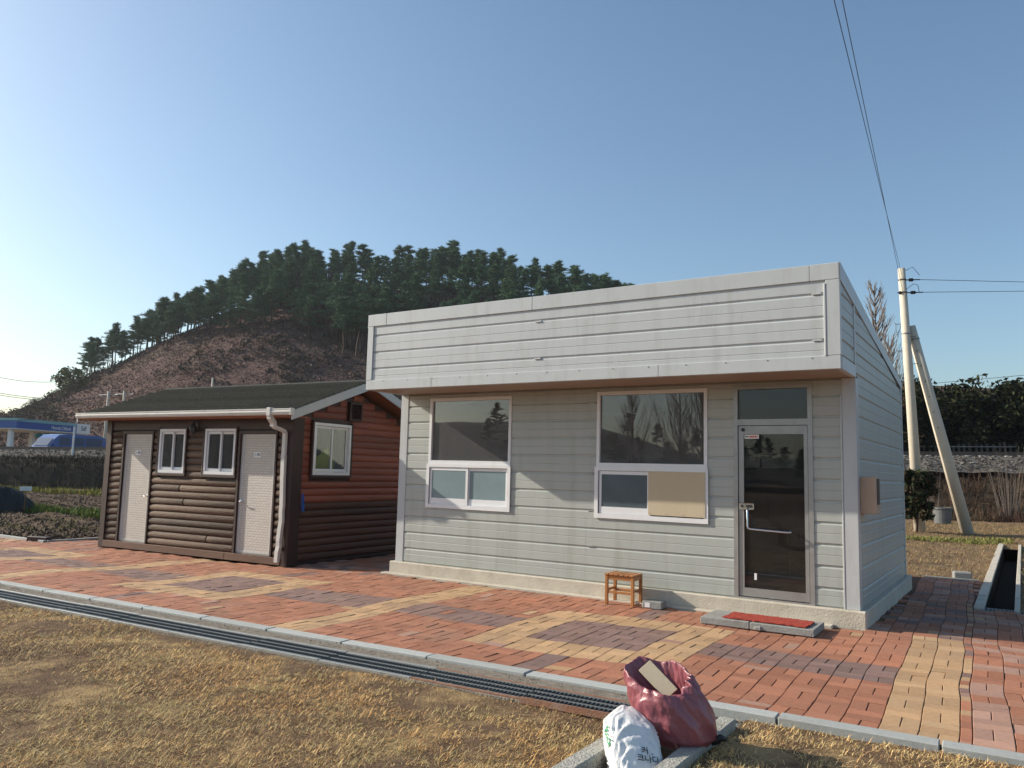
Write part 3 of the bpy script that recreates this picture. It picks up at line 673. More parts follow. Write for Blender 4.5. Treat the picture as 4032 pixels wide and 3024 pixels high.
def cab_door(dx, hinge):
    f = holes('door_frame', dx[0]-.045, dx[1]+.035, .133, DZ[1]+.05, [(dx[0], dx[1], .134, DZ[1])], -.045, .05, M['brownboard'], cabin)
    d = MB().box(dx[0]+.004, dx[1]-.004, .0, .04, .16, DZ[1]-.006, .003).build('door', M['door_relief'], cabin)
    for (p, q, z0, z1) in ((dx[0]+.004, dx[0]+.07, .16, DZ[1]-.006), (dx[1]-.07, dx[1]-.004, .16, DZ[1]-.006), (dx[0]+.071, dx[1]-.071, .16, .19), (dx[0]+.071, dx[1]-.071, DZ[1]-.04, DZ[1]-.006)):
        MB().box(p, q, -.004, .0, z0, z1).build('door_rail', M['gutter'], d)
    MB().box(dx[0]+.002, dx[1]-.002, -.01, .045, .136, .158).build('threshold', M['alu'], d)
    kx = dx[1]-.06 if hinge == 'l' else dx[0]+.06; s = -1 if hinge == 'l' else 1
    k = MB().lathe([(.026, 0), (.026, .008), (.011, .010), (.011, .045)], (0, 0, 0), 12).build('door_handle', M['chrome'], d, (kx, -.004, 1.02)); k.rotation_euler = (R(90), 0, 0)
    MB().tube([(kx, -.048, 1.02), (kx+s*.03, -.052, 1.018), (kx+s*.11, -.05, 1.012)], [.010, .010, .008], 8).build('lever', M['chrome'], d, smooth=True)
    mx = dx[0]+.40
    p = MB().box(mx-.085, mx+.085, -.008, -.0045, 1.785, 1.875, .001).build('name_plate', M['white'], d)
    text_part('plate_lettering', '1.482', .06, M['ink'], p, (mx+.005, -.0085, 1.83), (R(90), 0, 0))
    return d
cab_door(D1, 'l'); cab_door(D2, 'r')
def cab_window(x0, x1, z0, z1, parent=cabin, axis='x', off=0., gm='glass_cabin'):
    def bx(b, a0, a1, d0, d1, zz0, zz1): return b.box(a0, a1, d0, d1, zz0, zz1, .003) if axis == 'x' else b.box(off-d1, off-d0, a0, a1, zz0, zz1, .003)
    f = MB()
    for (p, q, r_, s) in ((x0, x1, z0, z0+.055), (x0, x1, z1-.05, z1), (x0, x0+.05, z0+.0555, z1-.0505), (x1-.05, x1, z0+.0555, z1-.0505)): bx(f, p, q, -.055, .05, r_, s)
    f = f.build('window', M['pvc'], parent); m_ = (x0+x1)/2
    for (p, q, yo) in ((x0+.055, m_+.018, -.035), (m_-.018, x1-.055, -.008)):
        s = MB()
        for (a, c, d, e) in ((p, q, z0+.06, z0+.11), (p, q, z1-.095, z1-.055), (p, p+.035, z0+.1105, z1-.0955), (q-.035, q, z0+.1105, z1-.0955)): bx(s, a, c, yo, yo+.022, d, e)
        s = s.build('sash', M['pvc'], f); g = MB(); bx(g, p+.03, q-.03, yo+.008, yo+.012, z0+.10, z1-.09); g.build('pane', M[gm], s)
    t = MB()
    for (p, q, r_, s) in ((x0-.045, x1+.045, z0-.05, z0-.002), (x0-.04, x0-.002, z0-.0015, z1+.035), (x1+.002, x1+.04, z0-.0015, z1+.035)): bx(t, p, q, -.062, .0, r_, s)
    t.build('casing', M['brownboard'], f)
    return f
cab_window(*CW1); cab_window(*CW2)
# interior box so that the rooms are dark
MB().box(.05, LC-.05, 1.9, 1.92, .1, 2.5).build('partition', M['inside'], cabin); MB().box(.05, LC-.05, .1, DC-.1, .08, .1).build('floor', M['inside_floor'], cabin)
MB().box(.05, LC-.05, .05, DC-.05, EH+.01, EH+.03).build('ceiling', M['inside'], cabin)
MB().box(0, LC, DC-.07, DC, .0, EH+.05).build('back_wall', M['brownboard'], cabin); MB().box(0, .08, .091, DC-.071, .0, EH+.05).build('left_wall', M['brownboard'], cabin)
# right gable wall
SW = (.43, 1.39, 1.505, 2.415)
RSL = .355; YR = DC/2; ZE = 2.46
def rz_(y): return ZE+RSL*(YR-abs(y-YR)+.0)+.02
gw = MB()
holes_b = holes('right_wall', .091, DC-.071, .0, EH+.04, [SW], LC-.08, LC-.012, M['brownboard'], cabin, 'y')
gw.add([(LC-.08, .0, EH+.041), (LC-.08, DC, EH+.041), (LC-.08, YR, rz_(YR)-.02), (LC-.012, .0, EH+.041), (LC-.012, DC, EH+.041), (LC-.012, YR, rz_(YR)-.02)], [(0, 2, 1), (3, 4, 5), (0, 3, 5, 2), (1, 2, 5, 4), (0, 1, 4, 3)])
gable = gw.build('gable', M['brownboard'], cabin)
PS = .1225; VT = (1.33, 1.67, 2.50, 2.84)
for k in range(25):
    z = .05+PS*(k+.5)
    y0, y1 = .195, DC-.11
    if z > EH: 
        e = (z+PS*.5-rz_(0))/RSL; y0 = max(y0, e+.03); y1 = min(y1, DC-e-.03)
    if y1-y0 < .15: break
    S = [(y0, y1)]
    for h in (SW, VT):
        if h[2]-.09 < z < h[3]+.06:
            N2 = []
            for a, c in S:
                if h[0]-.05 > a and h[1]+.05 < c: N2 += [(a, h[0]-.045), (h[1]+.045, c)]
                else: N2.append((a, c))
            S = N2
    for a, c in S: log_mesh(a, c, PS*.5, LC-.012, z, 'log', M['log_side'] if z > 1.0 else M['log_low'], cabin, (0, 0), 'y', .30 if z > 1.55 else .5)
bar_('corner_board', LC+.004, LC+.05, DC-.11, DC+.02, 0, EH, M['brownboard'])
bar_('base_board', LC-.011, LC+.03, .195, DC-.115, .0, .05, M['brownboard'])
cab_window(*SW, axis='y', off=LC, gm='glass_side')
v = holes('vent', VT[0], VT[1], VT[2], VT[3], [(VT[0]+.035, VT[1]-.035, VT[2]+.035, VT[3]-.035)], LC-.01, LC+.055, M['brownboard'], cabin, 'y')
for k in range(6):
    z = VT[2]+.05+k*.042; b = MB(); b.add([(LC+.05, VT[0]+.036, z-.012), (LC+.05, VT[1]-.036, z-.012), (LC+.012, VT[1]-.036, z+.026), (LC+.012, VT[0]+.036, z+.026), (LC+.046, VT[0]+.036, z-.016), (LC+.046, VT[1]-.036, z-.016), (LC+.008, VT[1]-.036, z+.022), (LC+.008, VT[0]+.036, z+.022)], [(0, 1, 2, 3), (7, 6, 5, 4), (0, 4, 5, 1), (3, 2, 6, 7), (0, 3, 7, 4), (1, 5, 6, 2)]); b.build('louvre', M['brownboard'], v)
# roof: deck, shingle courses, fascias
XA, XB = -.50, 5.27; YF = -.36; YBk = DC+.36
def rtop(y): return 3.262-RSL*abs(y-YR)
deck = MB()
for s in (-1, 1):
    ye = YF if s < 0 else YBk
    P = [(XA+.01, YR, rtop(YR)-.10), (XB-.01, YR, rtop(YR)-.10), (XB-.01, ye, rtop(ye)-.10), (XA+.01, ye, rtop(ye)-.10), (XA+.01, YR, rtop(YR)-.02), (XB-.01, YR, rtop(YR)-.02), (XB-.01, ye, rtop(ye)-.02), (XA+.01, ye, rtop(ye)-.02)]
    deck.add(P, [(0, 1, 2, 3), (7, 6, 5, 4), (0, 4, 5, 1), (1, 5, 6, 2), (2, 6, 7, 3), (3, 7, 4, 0)])
roof = fix(deck.build('roof', M['eave_wood'], cabin))
SLN = math.hypot(1, RSL); NCOURSE = 15; stp = (YR-YF)/NCOURSE
for s in (-1, 1):
    for k in range(NCOURSE):
        b = MB(); x_ = XA-.01
        yl = YF-.02+k*stp; yh = min(YR, yl+stp*1.25)
        q = random.uniform(0, .3)
        while x_ < XB+.01:
            x2 = min(XB+.01, x_+(.31 if x_ > XA else q+.1)); dz = random.uniform(-.0015, .0015)
            Y = lambda y: y if s < 0 else DC-y
            zt = lambda y: rtop(y)+.0
            P = [(x_+.003, Y(yl), zt(yl)-.012+dz), (x2-.003, Y(yl), zt(yl)-.012+dz), (x2-.003, Y(yl)+.006*s, zt(yl)+.026+dz), (x_+.003, Y(yl)+.006*s, zt(yl)+.026+dz), (x2-.003, Y(yh), zt(yh)-.012), (x_+.003, Y(yh), zt(yh)-.012)]
            b.add(P, [(0, 1, 2, 3), (3, 2, 4, 5), (0, 3, 5), (1, 4, 2)]); x_ = x2
        b.build('shingle_course', M['shingle'], roof)
b = MB(); b.add([(XA-.01, YR-.12, rtop(YR-.12)+.010), (XB+.01, YR-.12, rtop(YR-.12)+.010), (XB+.01, YR, rtop(YR)+.022), (XA-.01, YR, rtop(YR)+.022), (XB+.01, YR+.12, rtop(YR+.12)+.010), (XA-.01, YR+.12, rtop(YR+.12)+.010)], [(0, 1, 2, 3), (3, 2, 4, 5)]); b.build('ridge_cap', M['shingle'], roof)
for x0, x1 in ((XB-.008, XB+.022), (XA-.022, XA+.008)):
    for s in (-1, 1):
        ye = YF-.04 if s < 0 else YBk+.04; b = MB(); c0, c1 = -.155, -.004
        P = [(x0, YR, rtop(YR)+c0), (x1, YR, rtop(YR)+c0), (x1, YR, rtop(YR)+c1), (x0, YR, rtop(YR)+c1), (x0, ye, rtop(ye)+c0), (x1, ye, rtop(ye)+c0), (x1, ye, rtop(ye)+c1), (x0, ye, rtop(ye)+c1)]
        b.add(P, [(0, 1, 2, 3), (7, 6, 5, 4), (0, 4, 5, 1), (1, 5, 6, 2), (2, 6, 7, 3), (3, 7, 4, 0)]); fix(b.build('rake_board', M['fascia'], roof))
bar_('eave_soffit', XA+.02, XB-.02, YF+.01, -.002, 2.452, 2.468, M['eave_wood'], roof); bar_('eave_fascia', XA+.02, XB-.02, YF-.012, YF+.009, 2.45, 2.56, M['eave_wood'], roof)
gp = [(0, .0), (.0, .055), (-.02, .095), (-.03, .095), (-.028, .105), (-.075, .105), (-.075, .09), (-.068, .085), (-.068, .07), (-.082, .06), (-.082, .045), (-.07, .035), (-.07, .018), (-.055, .0)]
gu_ = MB(); gu_.ext([(p, q) for p, q in gp], XA, XB+.03, lambda p, q, s: (s, YF-.014+p, 2.475+q)); gut = fix(gu_.build('gutter', M['gutter'], cabin))
MB().box(XB+.005, XB+.034, YF-.10, YF-.012, 2.47, 2.585, .004).build('end_cap', M['gutter'], gut)
for x_ in (.6, 1.9, 3.2, 4.1): MB().box(x_, x_+.02, YF-.102, YF-.015, 2.575, 2.583).build('gutter_hanger', M['gutter'], gut)
def spout(path, w_=.072, d_=.052):
    b = MB(); path = [Vector(p) for p in path]; V = []; F = []
    for i, p in enumerate(path):
        t = (path[min(i+1, len(path)-1)]-path[max(i-1, 0)]).normalized(); a = Vector((1, 0, 0)); a = (a-t*a.dot(t)).normalized(); c = t.cross(a)
        for (m_, n_) in ((-.5, -.5), (-.17, -.42), (.17, -.42), (.5, -.5), (.5, .5), (-.5, .5)): V.append(p+a*m_*w_+c*n_*d_)
    for i in range(len(path)-1):
        for k in range(6): F.append((i*6+k, i*6+(k+1) % 6, (i+1)*6+(k+1) % 6, (i+1)*6+k))
    F += [tuple(range(5, -1, -1)), tuple(range((len(path)-1)*6, len(path)*6))]
    b.add(V, F); return b
sx = LC-.11
ds = fix(spout([(4.80, YF-.055, 2.50), (4.80, YF-.05, 2.43), (4.80, YF+.02, 2.36), (4.80, YF+.03, 2.30)], .09, .07).build('downspout', M['gutter'], cabin))
MB().box(4.755, 4.845, YF-.105, YF-.005, 2.46, 2.60, .008).build('outlet_box', M['gutter'], ds)
fix(spout([(4.80, YF+.03, 2.315), (4.805, YF+.05, 2.285), (4.82, YF+.16, 2.255), (4.83, YF+.25, 2.225), (4.832, -.09, 2.19), (4.832, -.088, 2.1), (4.832, -.088, 1.78)]).build('elbow', M['gutter'], ds))
fix(spout([(4.832, -.088, 1.80), (4.838, -.088, 1.45), (4.852, -.09, 1.2), (4.862, -.092, 1.0), (4.858, -.094, .9), (4.868, -.092, .74), (4.855, -.10, .6), (4.848, -.11, .42), (4.852, -.105, .33), (4.838, -.115, .25), (4.832, -.12, .07)], .078, .058).build('lower_pipe', M['gutter'], ds))
for z in (1.79, .30): MB().box(4.79, 4.875, -.123, -.055, z, z+.03, .004).build('pipe_band', M['gutter'], ds)
# lantern
lt = MB().box(2.545, 2.605, -.05, -.036, 2.28, 2.42, .006).build('wall_lantern', M['blackmetal'], cabin)
MB().tube([(2.575, -.05, 2.38), (2.575, -.09, 2.415), (2.575, -.12, 2.40), (2.575, -.125, 2.385)], .009, 8).build('bracket', M['blackmetal'], lt, smooth=True)
MB().lathe([(.012, 0), (.02, .02), (.035, .035), (.058, .07), (.066, .12), (.064, .15), (.04, .185), (.018, .21), (.014, .235)], (2.575, -.125, 2.155), 12).build('lantern_body', M['blackmetal'], lt, smooth=True)
MB().tube([(2.575, -.125, 2.155), (2.575, -.125, 2.09)], [.006, .004], 6).build('finial', M['blackmetal'], lt)
# things hung on or inside the cabin
def cab(x, y, z): a = CA; x *= KC; y *= KC; return (-7.110+x*math.cos(a)-y*math.sin(a), -.696+x*math.sin(a)+y*math.cos(a), z*KC-.042)
b = MB(); yy = .21
for j in range(4):
    P = [(.0+.012*math.sin(j), .016*math.cos(k*math.pi/6+j*.4)*1.3+.008*j, -.155+.155*math.sin(k*math.pi/6)-.01*j) for k in range(13)]; b.tube(P, .0055, 6)
b.tube([(0, 0, .0), (.005, .012, -.05), (0, -.004, -.15), (.005, .006, -.31)], .0055, 6)
o = tag(b.build('rope', M['rope'], smooth=True), 'coil of blue rope hanging on the corner of the log cabin', 'rope'); o.location = cab(LC+.075, yy, 1.20); o.rotation_euler = (0, 0, CA)
b = MB(); V = []; F = []; nn = 10
for i in range(12):
    t_ = i/11; half = .20*(.45+.55*min(1, t_*3.2)) if t_ < .3 else .235+.03*math.sin(t_*5)
    for k in range(nn+1):
        a = (k/nn-.5)*2; V.append((.03*math.sin(a*5+i*.3)+.05*(1-a*a), a*half, -.55*t_-.10*abs(a)*(1-min(1, t_*3))))
for i in range(11):
    for k in range(nn): F.append((i*(nn+1)+k, i*(nn+1)+k+1, (i+1)*(nn+1)+k+1, (i+1)*(nn+1)+k))
b.add(V, F); o = b.build('safety_vest', M['vest'], smooth=True); sm = o.modifiers.new('th', 'SOLIDIFY'); sm.thickness = .012
tag(o, 'lime yellow safety vest hanging behind the side window of the log cabin', 'vest'); o.location = cab(LC-.10, .86, 2.0); o.rotation_euler = (0, 0, CA)

# ------------------------------------------------------------------ small things in front of the buildings
t = thing('stool', 'small slatted wooden stool standing against the office wall', 'stool', (3.925, -.465, 0.003), R(1.5))
SWD, SDP, SH = .395, .30, .385
for lx in (.0, SWD-.04):
    for ly in (0, SDP-.035): MB().box(lx, lx+.04, ly, ly+.035, 0, SH-.022, .004).build('leg', M['wood_stool'], t)
for ly in (.006, SDP-.03): MB().box(.041, SWD-.041, ly, ly+.024, SH-.075, SH-.024, .003).build('apron', M['wood_stool'], t); MB().box(.041, SWD-.041, ly, ly+.022, .14, .17, .003).build('stretcher', M['wood_stool'], t)
for lx in (.008, SWD-.032): MB().box(lx, lx+.024, .036, SDP-.036, SH-.075, SH-.024, .003).build('apron', M['wood_stool'], t); MB().box(lx, lx+.022, .036, SDP-.036, .165, .195, .003).build('stretcher', M['wood_stool'], t)
for k in range(6): MB().box(-.004+k*.068, .052+k*.068, -.012, SDP+.012, SH-.021, SH, .005).build('seat_slat', M['wood_stool'], t)
t = thing('paver_block', 'loose grey concrete block with a pale label beside the stool', 'block', (4.43, -.44, 0), R(3))
MB().box(0, .25, 0, .20, 0.004, .095, .008).build('block', M['concrete_grey'], t); MB().box(.035, .10, -.002, -.0004, .02, .078).build('label', M['white'], t)
# step and mat
t = thing('door_step', 'low step of two grey concrete slabs in front of the glass door', 'step', (5.36, -.955, 0), R(.8))
MB().box(0, .545, 0, .565, .004, .082, .007).build('slab', M['concrete_grey'], t); MB().box(.552, 1.225, 0, .562, .004, .080, .007).build('slab', M['concrete_grey'], t)
MB().box(.60, .68, -.02, .05, .004, .05, .01).build('wedge_stone', M['concrete_grey'], t)
gx, gy = np.meshgrid(np.linspace(0, .90, 46), np.linspace(0, .40, 22)); ed = .012*(vnoise(gx*3, gy*3, 9, 3)-.5)
gz = .012+.007*vnoise(gx, gy, 70, 9)+.004*vnoise(gx, gy, 16, 4)
gx2 = gx+.02*(vnoise(gy, gx*0, 22, 5)-.5)*(np.abs(gx-.45) > .43); gy2 = gy+.018*(vnoise(gx, gy*0, 22, 6)-.5)*(np.abs(gy-.2) > .19)
V = np.stack([gx2, gy2, gz], -1).reshape(-1, 3); nx = 46
F = [(j*nx+i, j*nx+i+1, (j+1)*nx+i+1, (j+1)*nx+i) for j in range(21) for i in range(45)]
o = np_mesh('doormat', V, F, M['mat_red']); o.modifiers.new('th', 'SOLIDIFY').thickness = .011; o.location = (5.60, -.895, .083); o.rotation_euler = (0, 0, R(-.8))
tag(o, 'worn red coil doormat lying on the slab step', 'doormat')
# loose plank at the far paving edge
o = tag(MB().box(0, .50, 0, .16, 0, .085, .006).build('timber_block', M['brownboard']), 'dark timber block lying on the far left paving edge', 'block'); o.location = (-9.0, -1.22, -.03); o.rotation_euler = (0, 0, R(18))

# sacks -----------------------------------------------------------
def sack(name, rings, nth, rf, cf, mat, parent):
    V = []; F = []
    for i in range(rings+1):
        for k in range(nth): V.append(cf(i/rings, 2*math.pi*k/nth))
    for i in range(rings):
        for k in range(nth): F.append((i*nth+k, i*nth+(k+1) % nth, (i+1)*nth+(k+1) % nth, (i+1)*nth+k))
    F.append(tuple(range(nth-1, -1, -1)))
    b = MB(); b.add(V, F); return b.build(name, mat, parent, smooth=True)
def _h(ix, iy, sd):
    h = (ix*374761393+iy*668265263+sd*1442695041) & 0x7fffffff; h = ((h ^ (h >> 13))*1274126177) & 0x7fffffff
    return ((h ^ (h >> 16)) & 0xffff)/65535.0
def vn1(x, y, sd):
    ix = math.floor(x); iy = math.floor(y); fx = x-ix; fy = y-iy; fx = fx*fx*(3-2*fx); fy = fy*fy*(3-2*fy)
    return (_h(ix, iy, sd)*(1-fx)+_h(ix+1, iy, sd)*fx)*(1-fy)+(_h(ix, iy+1, sd)*(1-fx)+_h(ix+1, iy+1, sd)*fx)*fy
def rn(a, t, s, sd):
    x = math.cos(a)*s+9; y = math.sin(a)*s+t*s*1.3+5
    return (.5*vn1(x, y, sd)+.25*vn1(2*x, 2*y, sd+17)+.125*vn1(4*x, 4*y, sd+34))/.875-.5
def ridged(a, t, s, sd): return 1-abs(2*vn1(math.cos(a)*s+9, math.sin(a)*s+t*s*1.1+5, sd)-1)
def rn_old(a, t, s, sd): return float(fbm(np.array([math.cos(a)*s+9]), np.array([math.sin(a)*s+t*s*1.3+5]), 1., sd)[0])-.5
def ridged_old(a, t, s, sd): return 1-abs(2*float(vnoise(np.array([math.cos(a)*s+9]), np.array([math.sin(a)*s+t*s*1.1+5]), 1., sd)[0])-1)
ABK = math.atan2(.93, -.35)
def cf_purple(tt, a):
    # outer skin 0..0.62, rolled rim to 0.70, then inner lining down to 1
    Hh = .43; bk = math.cos(a-ABK)
    if tt < .62:
        t_ = tt/.62; r = np.interp(t_, [0, .04, .16, .4, .65, .85, 1], [.12, .18, .232, .252, .245, .228, .205]); z = Hh*t_
        pl = .050*max(0, (t_-.55)/.45)**1.5
    elif tt < .70:
        q = (tt-.62)/.08; r = .205-.022*q; z = Hh+.010*math.sin(q*math.pi); t_ = 1; pl = .052
    else:
        q = (tt-.70)/.30; r = .183-.06*q; z = Hh-.20*q; t_ = 1-q*.4; pl = .05*(1-q)
    gat = .5+.5*math.cos(a-R(-25)); gat = gat**3          # gathered pleats on the right
    r *= 1+pl*(.35+1.6*gat)*math.sin(15*a+2*math.sin(3*a))+pl*.9*math.sin(5*a+1.2)
    r += .034*rn(a, t_, 2.0, 3)*min(1, t_*4+.2)+.026*(ridged(a, t_, 2.7, 7)-.5)*min(1, t_*3+.15)+.010*(ridged(a, t_, 7., 8)-.5)
    k = max(0., min(1., (tt-.40)/.24)); fade = 1 if tt < .72 else max(0, 1-(tt-.72)/.28)
    z += k*k*fade*(.062*bk+.020*math.sin(2*a+.9)+.012*math.sin(5*a+2)-.02*gat)
    ea = 1+.06*math.cos(2*(a-R(30))); lean = z/Hh
    return (r*math.cos(a)*ea-.135*lean**1.3, r*math.sin(a)*.90-.045*lean, z)
t = thing('plastic_sack', 'bulging open plum coloured plastic sack on the channel edge', 'sack', (6.615, -4.90, -.02), 0); t.scale = (.94, .94, .97)
sp = sack('sack_body', 110, 170, None, cf_purple, M['sack_purple'], t); fix(sp)
MB().lathe([(.10, .24), (.15, .25), (.02, .26)], (-.11, -.02, 0), 14).build('filling', M['dark'], t)
MB().tube([(.20, .03, .05), (.24, .05, .06), (.265, .03, .085), (.285, .06, .07), (.27, .08, .05)], [.03, .025, .022, .016, .004], 8).build('torn_corner', M['dark'], t, smooth=True)
o = tag(MB().box(-.125, .125, -.05, .05, -.007, .007, .002).build('board', M['ply']), 'pale plywood offcut sticking out of the plum sack', 'board')
ba = Vector((.14, -.03, -.095)).normalized(); bn = Vector((-.45, -.42, .80)); bn = (bn-ba*bn.dot(ba)).normalized(); bb = bn.cross(ba)
o.matrix_world = Matrix(((ba.x, bb.x, bn.x, 6.49), (ba.y, bb.y, bn.y, -4.965), (ba.z, bb.z, bn.z, .365), (0, 0, 0, 1)))
def cf_white(tt, a):
    L_ = .72; q = math.sin(math.pi*min(max(tt, .0), 1)); w_ = .155*(.30+.70*min(1, q*1.9)); th = .085*(.10+.90*min(1, q*1.35))
    ca, sa = math.cos(a), math.sin(a); e = .72
    x_ = w_*math.copysign(abs(ca)**e, ca); y_ = th*math.copysign(abs(sa)**e, sa)
    f = 1+.12*rn(a, tt*2, 2.6, 13)+.16*(ridged(a, tt*2, 4.2, 17)-.5)+.07*(ridged(a, tt*2, 9, 19)-.5)
    return (x_*f, y_*f, L_*tt+.012*rn(a, tt, 3, 23))
t = thing('paper_sack', 'crumpled white printed sack slumped in the channel against the plum sack', 'sack', (6.665, -5.60, -.235), 0)
zax = Vector((-.29, .44, .42)).normalized(); nax = Vector((.62, -.62, .40)); nax = (nax-zax*nax.dot(zax)).normalized(); yax = -nax; xax = yax.cross(zax)
Rm = Matrix((xax, yax, zax)).transposed(); t.rotation_euler = Rm.to_euler()
sw = fix(sack('sack_body', 70, 96, None, cf_white, M['sack_white'], t))
text_part('sack_print', '커 .\n크나다', .050, M['ink'], t, (.045, -.098, .34), (R(90), 0, R(2)))
text_part('sack_print', 'XIVA\naate', .022, M['ink'], t, (.04, -.096, .20), (R(90), 0, 0))
text_part('sack_logo', 'Rock', .065, M['ink_green'], t, (-.162, -.03, .47), (R(90), R(78), R(-80)))

# ------------------------------------------------------------------ fields, ditch, path edges
def field_z(X, Y):
    fur = .035*np.sin((X*.25+Y*.97)*2*np.pi/1.1)*np.clip((-6-X)/4, 0, 1)
    e = np.clip(np.minimum(np.hypot(np.maximum(0, np.maximum(-8.5-X, X-8.4)), np.maximum(0, np.where(X < -8.5, -1.05-Y, Y*0))), 9)/.8, 0, 1)
    near = np.clip((Y-6.1)/1.0, 0, 1); e = np.maximum(np.clip((-8.5-X)/.5, 0, 1)*np.clip((Y+1.05)/.4, 0, 1), near)
    return -.045+e*(.11*(fbm(X, Y, 1.1, 61)-.45)+.08*(fbm(X, Y, 3.7, 63)-.5)+fur)
xs = np.unique(np.concatenate([np.linspace(-95, -30, 60), np.linspace(-30, -8.5, 150), np.linspace(-8.5, 5, 30), np.linspace(5, 7.88, 30), [8.36], np.linspace(8.36, 22, 70), np.linspace(22, 60, 20)]))
ys = np.unique(np.concatenate([np.linspace(-1.05, 2.62, 30), np.linspace(2.62, 6.1, 30), np.linspace(6.1, 16, 90), np.linspace(16, 40, 70), np.linspace(40, 75, 14)]))
def fkeep(x, y): return ~((x > -8.5) & (x < 7.88) & (y < 6.1)) & ~((x > 7.88) & (x < 8.36) & (y < 15.3)) & ~((x > 8.36) & (y < 2.62))
grid_sheet('field', xs, None, ys, None, 0, 0, lambda x, y: fkeep(x, y) & (x > -2), field_z, M['soil']); grid_sheet('field', xs, None, ys, None, 0, 0, lambda x, y: fkeep(x, y) & (x < -2), field_z, M['soil_dark'])
b = MB()
for k in range(10): b.box(7.865, 7.985, 2.70+k*1.36, 4.05+k*1.36, -.05, .004+.008*(k % 2), .006)
tag(b.build('ditch_wall', M['concrete']), 'pale concrete ditch edge beside the stubble field', 'ditch wall')
b = MB()
for k in range(10): b.box(8.33, 8.395, 2.70+k*1.36, 4.05+k*1.36, -.05, .004+.008*(k % 2), .006)
tag(b.build('ditch_wall', M['concrete']), 'thin concrete ditch edge at the right border of the picture', 'ditch wall')
b = MB(); b.box(7.87, 7.99, 2.66, 15.6, -.45, -.052); b.box(8.335, 8.40, 2.66, 15.6, -.45, -.052); b.box(7.99, 8.335, 2.66, 15.6, -.5, -.40); tag(b.build('ditch_bed', M['pit']), kind='structure')  # liner faces carry the shade inside the ditch in their dark colour
MB_ = MB().box(7.9, 8.36, 2.58, 2.66, -.45, -.03); tag(MB_.build('ditch_end', M['concrete_grey']), kind='structure')
t = thing('ditch_grate', 'dark green grate closing the near end of the ditch', 'drain grate', (7.93, 2.62, -.02))
MB().box(0, .62, 0, .02, -.03, 0).build('frame_bar', M['steel'], t); MB().box(0, .62, .28, .30, -.03, 0).build('frame_bar', M['steel'], t)
for k in range(14): MB().box(.01+k*.045, .018+k*.045, .02, .28, -.025, -.002).build('bar', M['steel'], t)
o = tag(MB().box(0, .28, 0, .2, 0, .15, .02).build('stone_block', M['concrete_grey']), 'grey stone at the field corner next to the ditch', 'block'); o.location = (7.42, 6.12, -.03); o.rotation_euler = (0, 0, .2)
# path end edging
b = MB(); b.box(6.96, 7.80, 6.02, 6.09, -.1, .02, .006); tag(b.build('path_edging', M['concrete_grey']), kind='structure')
b = MB(); b.box(-30, -8.5, -1.13, -1.06, -.1, .0, .005); b.box(-8.52, -8.45, -1.06, 2.2, -.1, .0, .005); tag(b.build('paving_edging', M['kerb']), kind='structure')
# stubble, weeds and clods on the fields
def scatter(name, N, x0, x1, y0, y1, keepf, ln, wd, cols, label, cat, lean=(.1, 1.1), zoff=0.):
    x = RNG.uniform(x0, x1, N); y = RNG.uniform(y0, y1, N); k = keepf(x, y); x, y = x[k], y[k]; n = len(x)
    C = np.array(cols); c = C[RNG.integers(0, len(C), n)]*RNG.uniform(.7, 1.25, (n, 1))
    return blades(name, x, y, field_z(x, y)-.005+zoff, RNG.uniform(*ln, n), RNG.uniform(*wd, n), RNG.uniform(*lean, n), c, label, cat)
ok = lambda x, y: fkeep(x, y)
scatter('field_stubble', 42000, -40, -8.6, -1, 16, lambda x, y: ok(x, y) & (RNG.random(len(x)) < np.clip((fbm(x, y, .5, 71)-.36)*3, .05, 1)*np.clip(14/np.hypot(x-CX, y-CY), 0, 1)), (.04, .14), (.003, .009), [(.085, .06, .038), (.15, .115, .062), (.08, .07, .03), (.045, .03, .02)], 'dry stubble and clods on the bare field left of the cabin', 'stubble', (.5, 1.5))
scatter('field_stubble', 90000, 4.5, 14, 2.7, 30, lambda x, y: ok(x, y), (.03, .11), (.0025, .006), [(.40, .29, .15), (.30, .20, .105), (.21, .135, .08), (.22, .21, .09)], 'straw coloured stubble on the field behind the office', 'stubble', (.6, 1.5))
scatter('crop_row', 15000, -22, -9, 1.6, 6.2, lambda x, y: ok(x, y) & (np.abs(y-(4.25+.05*(x+15))) < .55+.25*vnoise(x, y, .8, 5)) & (x < -10.0+.0*y), (.10, .26), (.008, .02), [(.085, .15, .03), (.13, .18, .035), (.19, .19, .05)], 'row of bright green leaf crop in the left field', 'crop', (.1, .9))
scatter('crop_row', 14000, -40, -20, 6, 15, lambda x, y: ok(x, y) & (np.abs(y-(11.6+.42*(x+34))) < 1.0), (.15, .4), (.012, .03), [(.27, .25, .05), (.20, .22, .05), (.32, .27, .08)], 'yellow green crop row at the foot of the railway bank', 'crop', (.1, .8))
scatter('crop_row', 7000, 4.6, 8.2, 14.6, 18.6, lambda x, y: ok(x, y) & (np.abs(y-(16.5+.5*(x-6))) < .8), (.06, .16), (.006, .014), [(.13, .17, .04), (.20, .21, .07), (.26, .22, .09)], 'low green weeds before the leaning concrete pole', 'weeds', (.2, 1.1))
scatter('weed_tufts', 3500, -16, -8.6, -1, 4, lambda x, y: ok(x, y) & (fbm(x, y, .9, 91) > .60), (.05, .14), (.004, .009), [(.20, .20, .05), (.27, .24, .08)], 'sparse yellowish weeds on the bare field beyond the paving', 'weeds', (.2, 1.2))

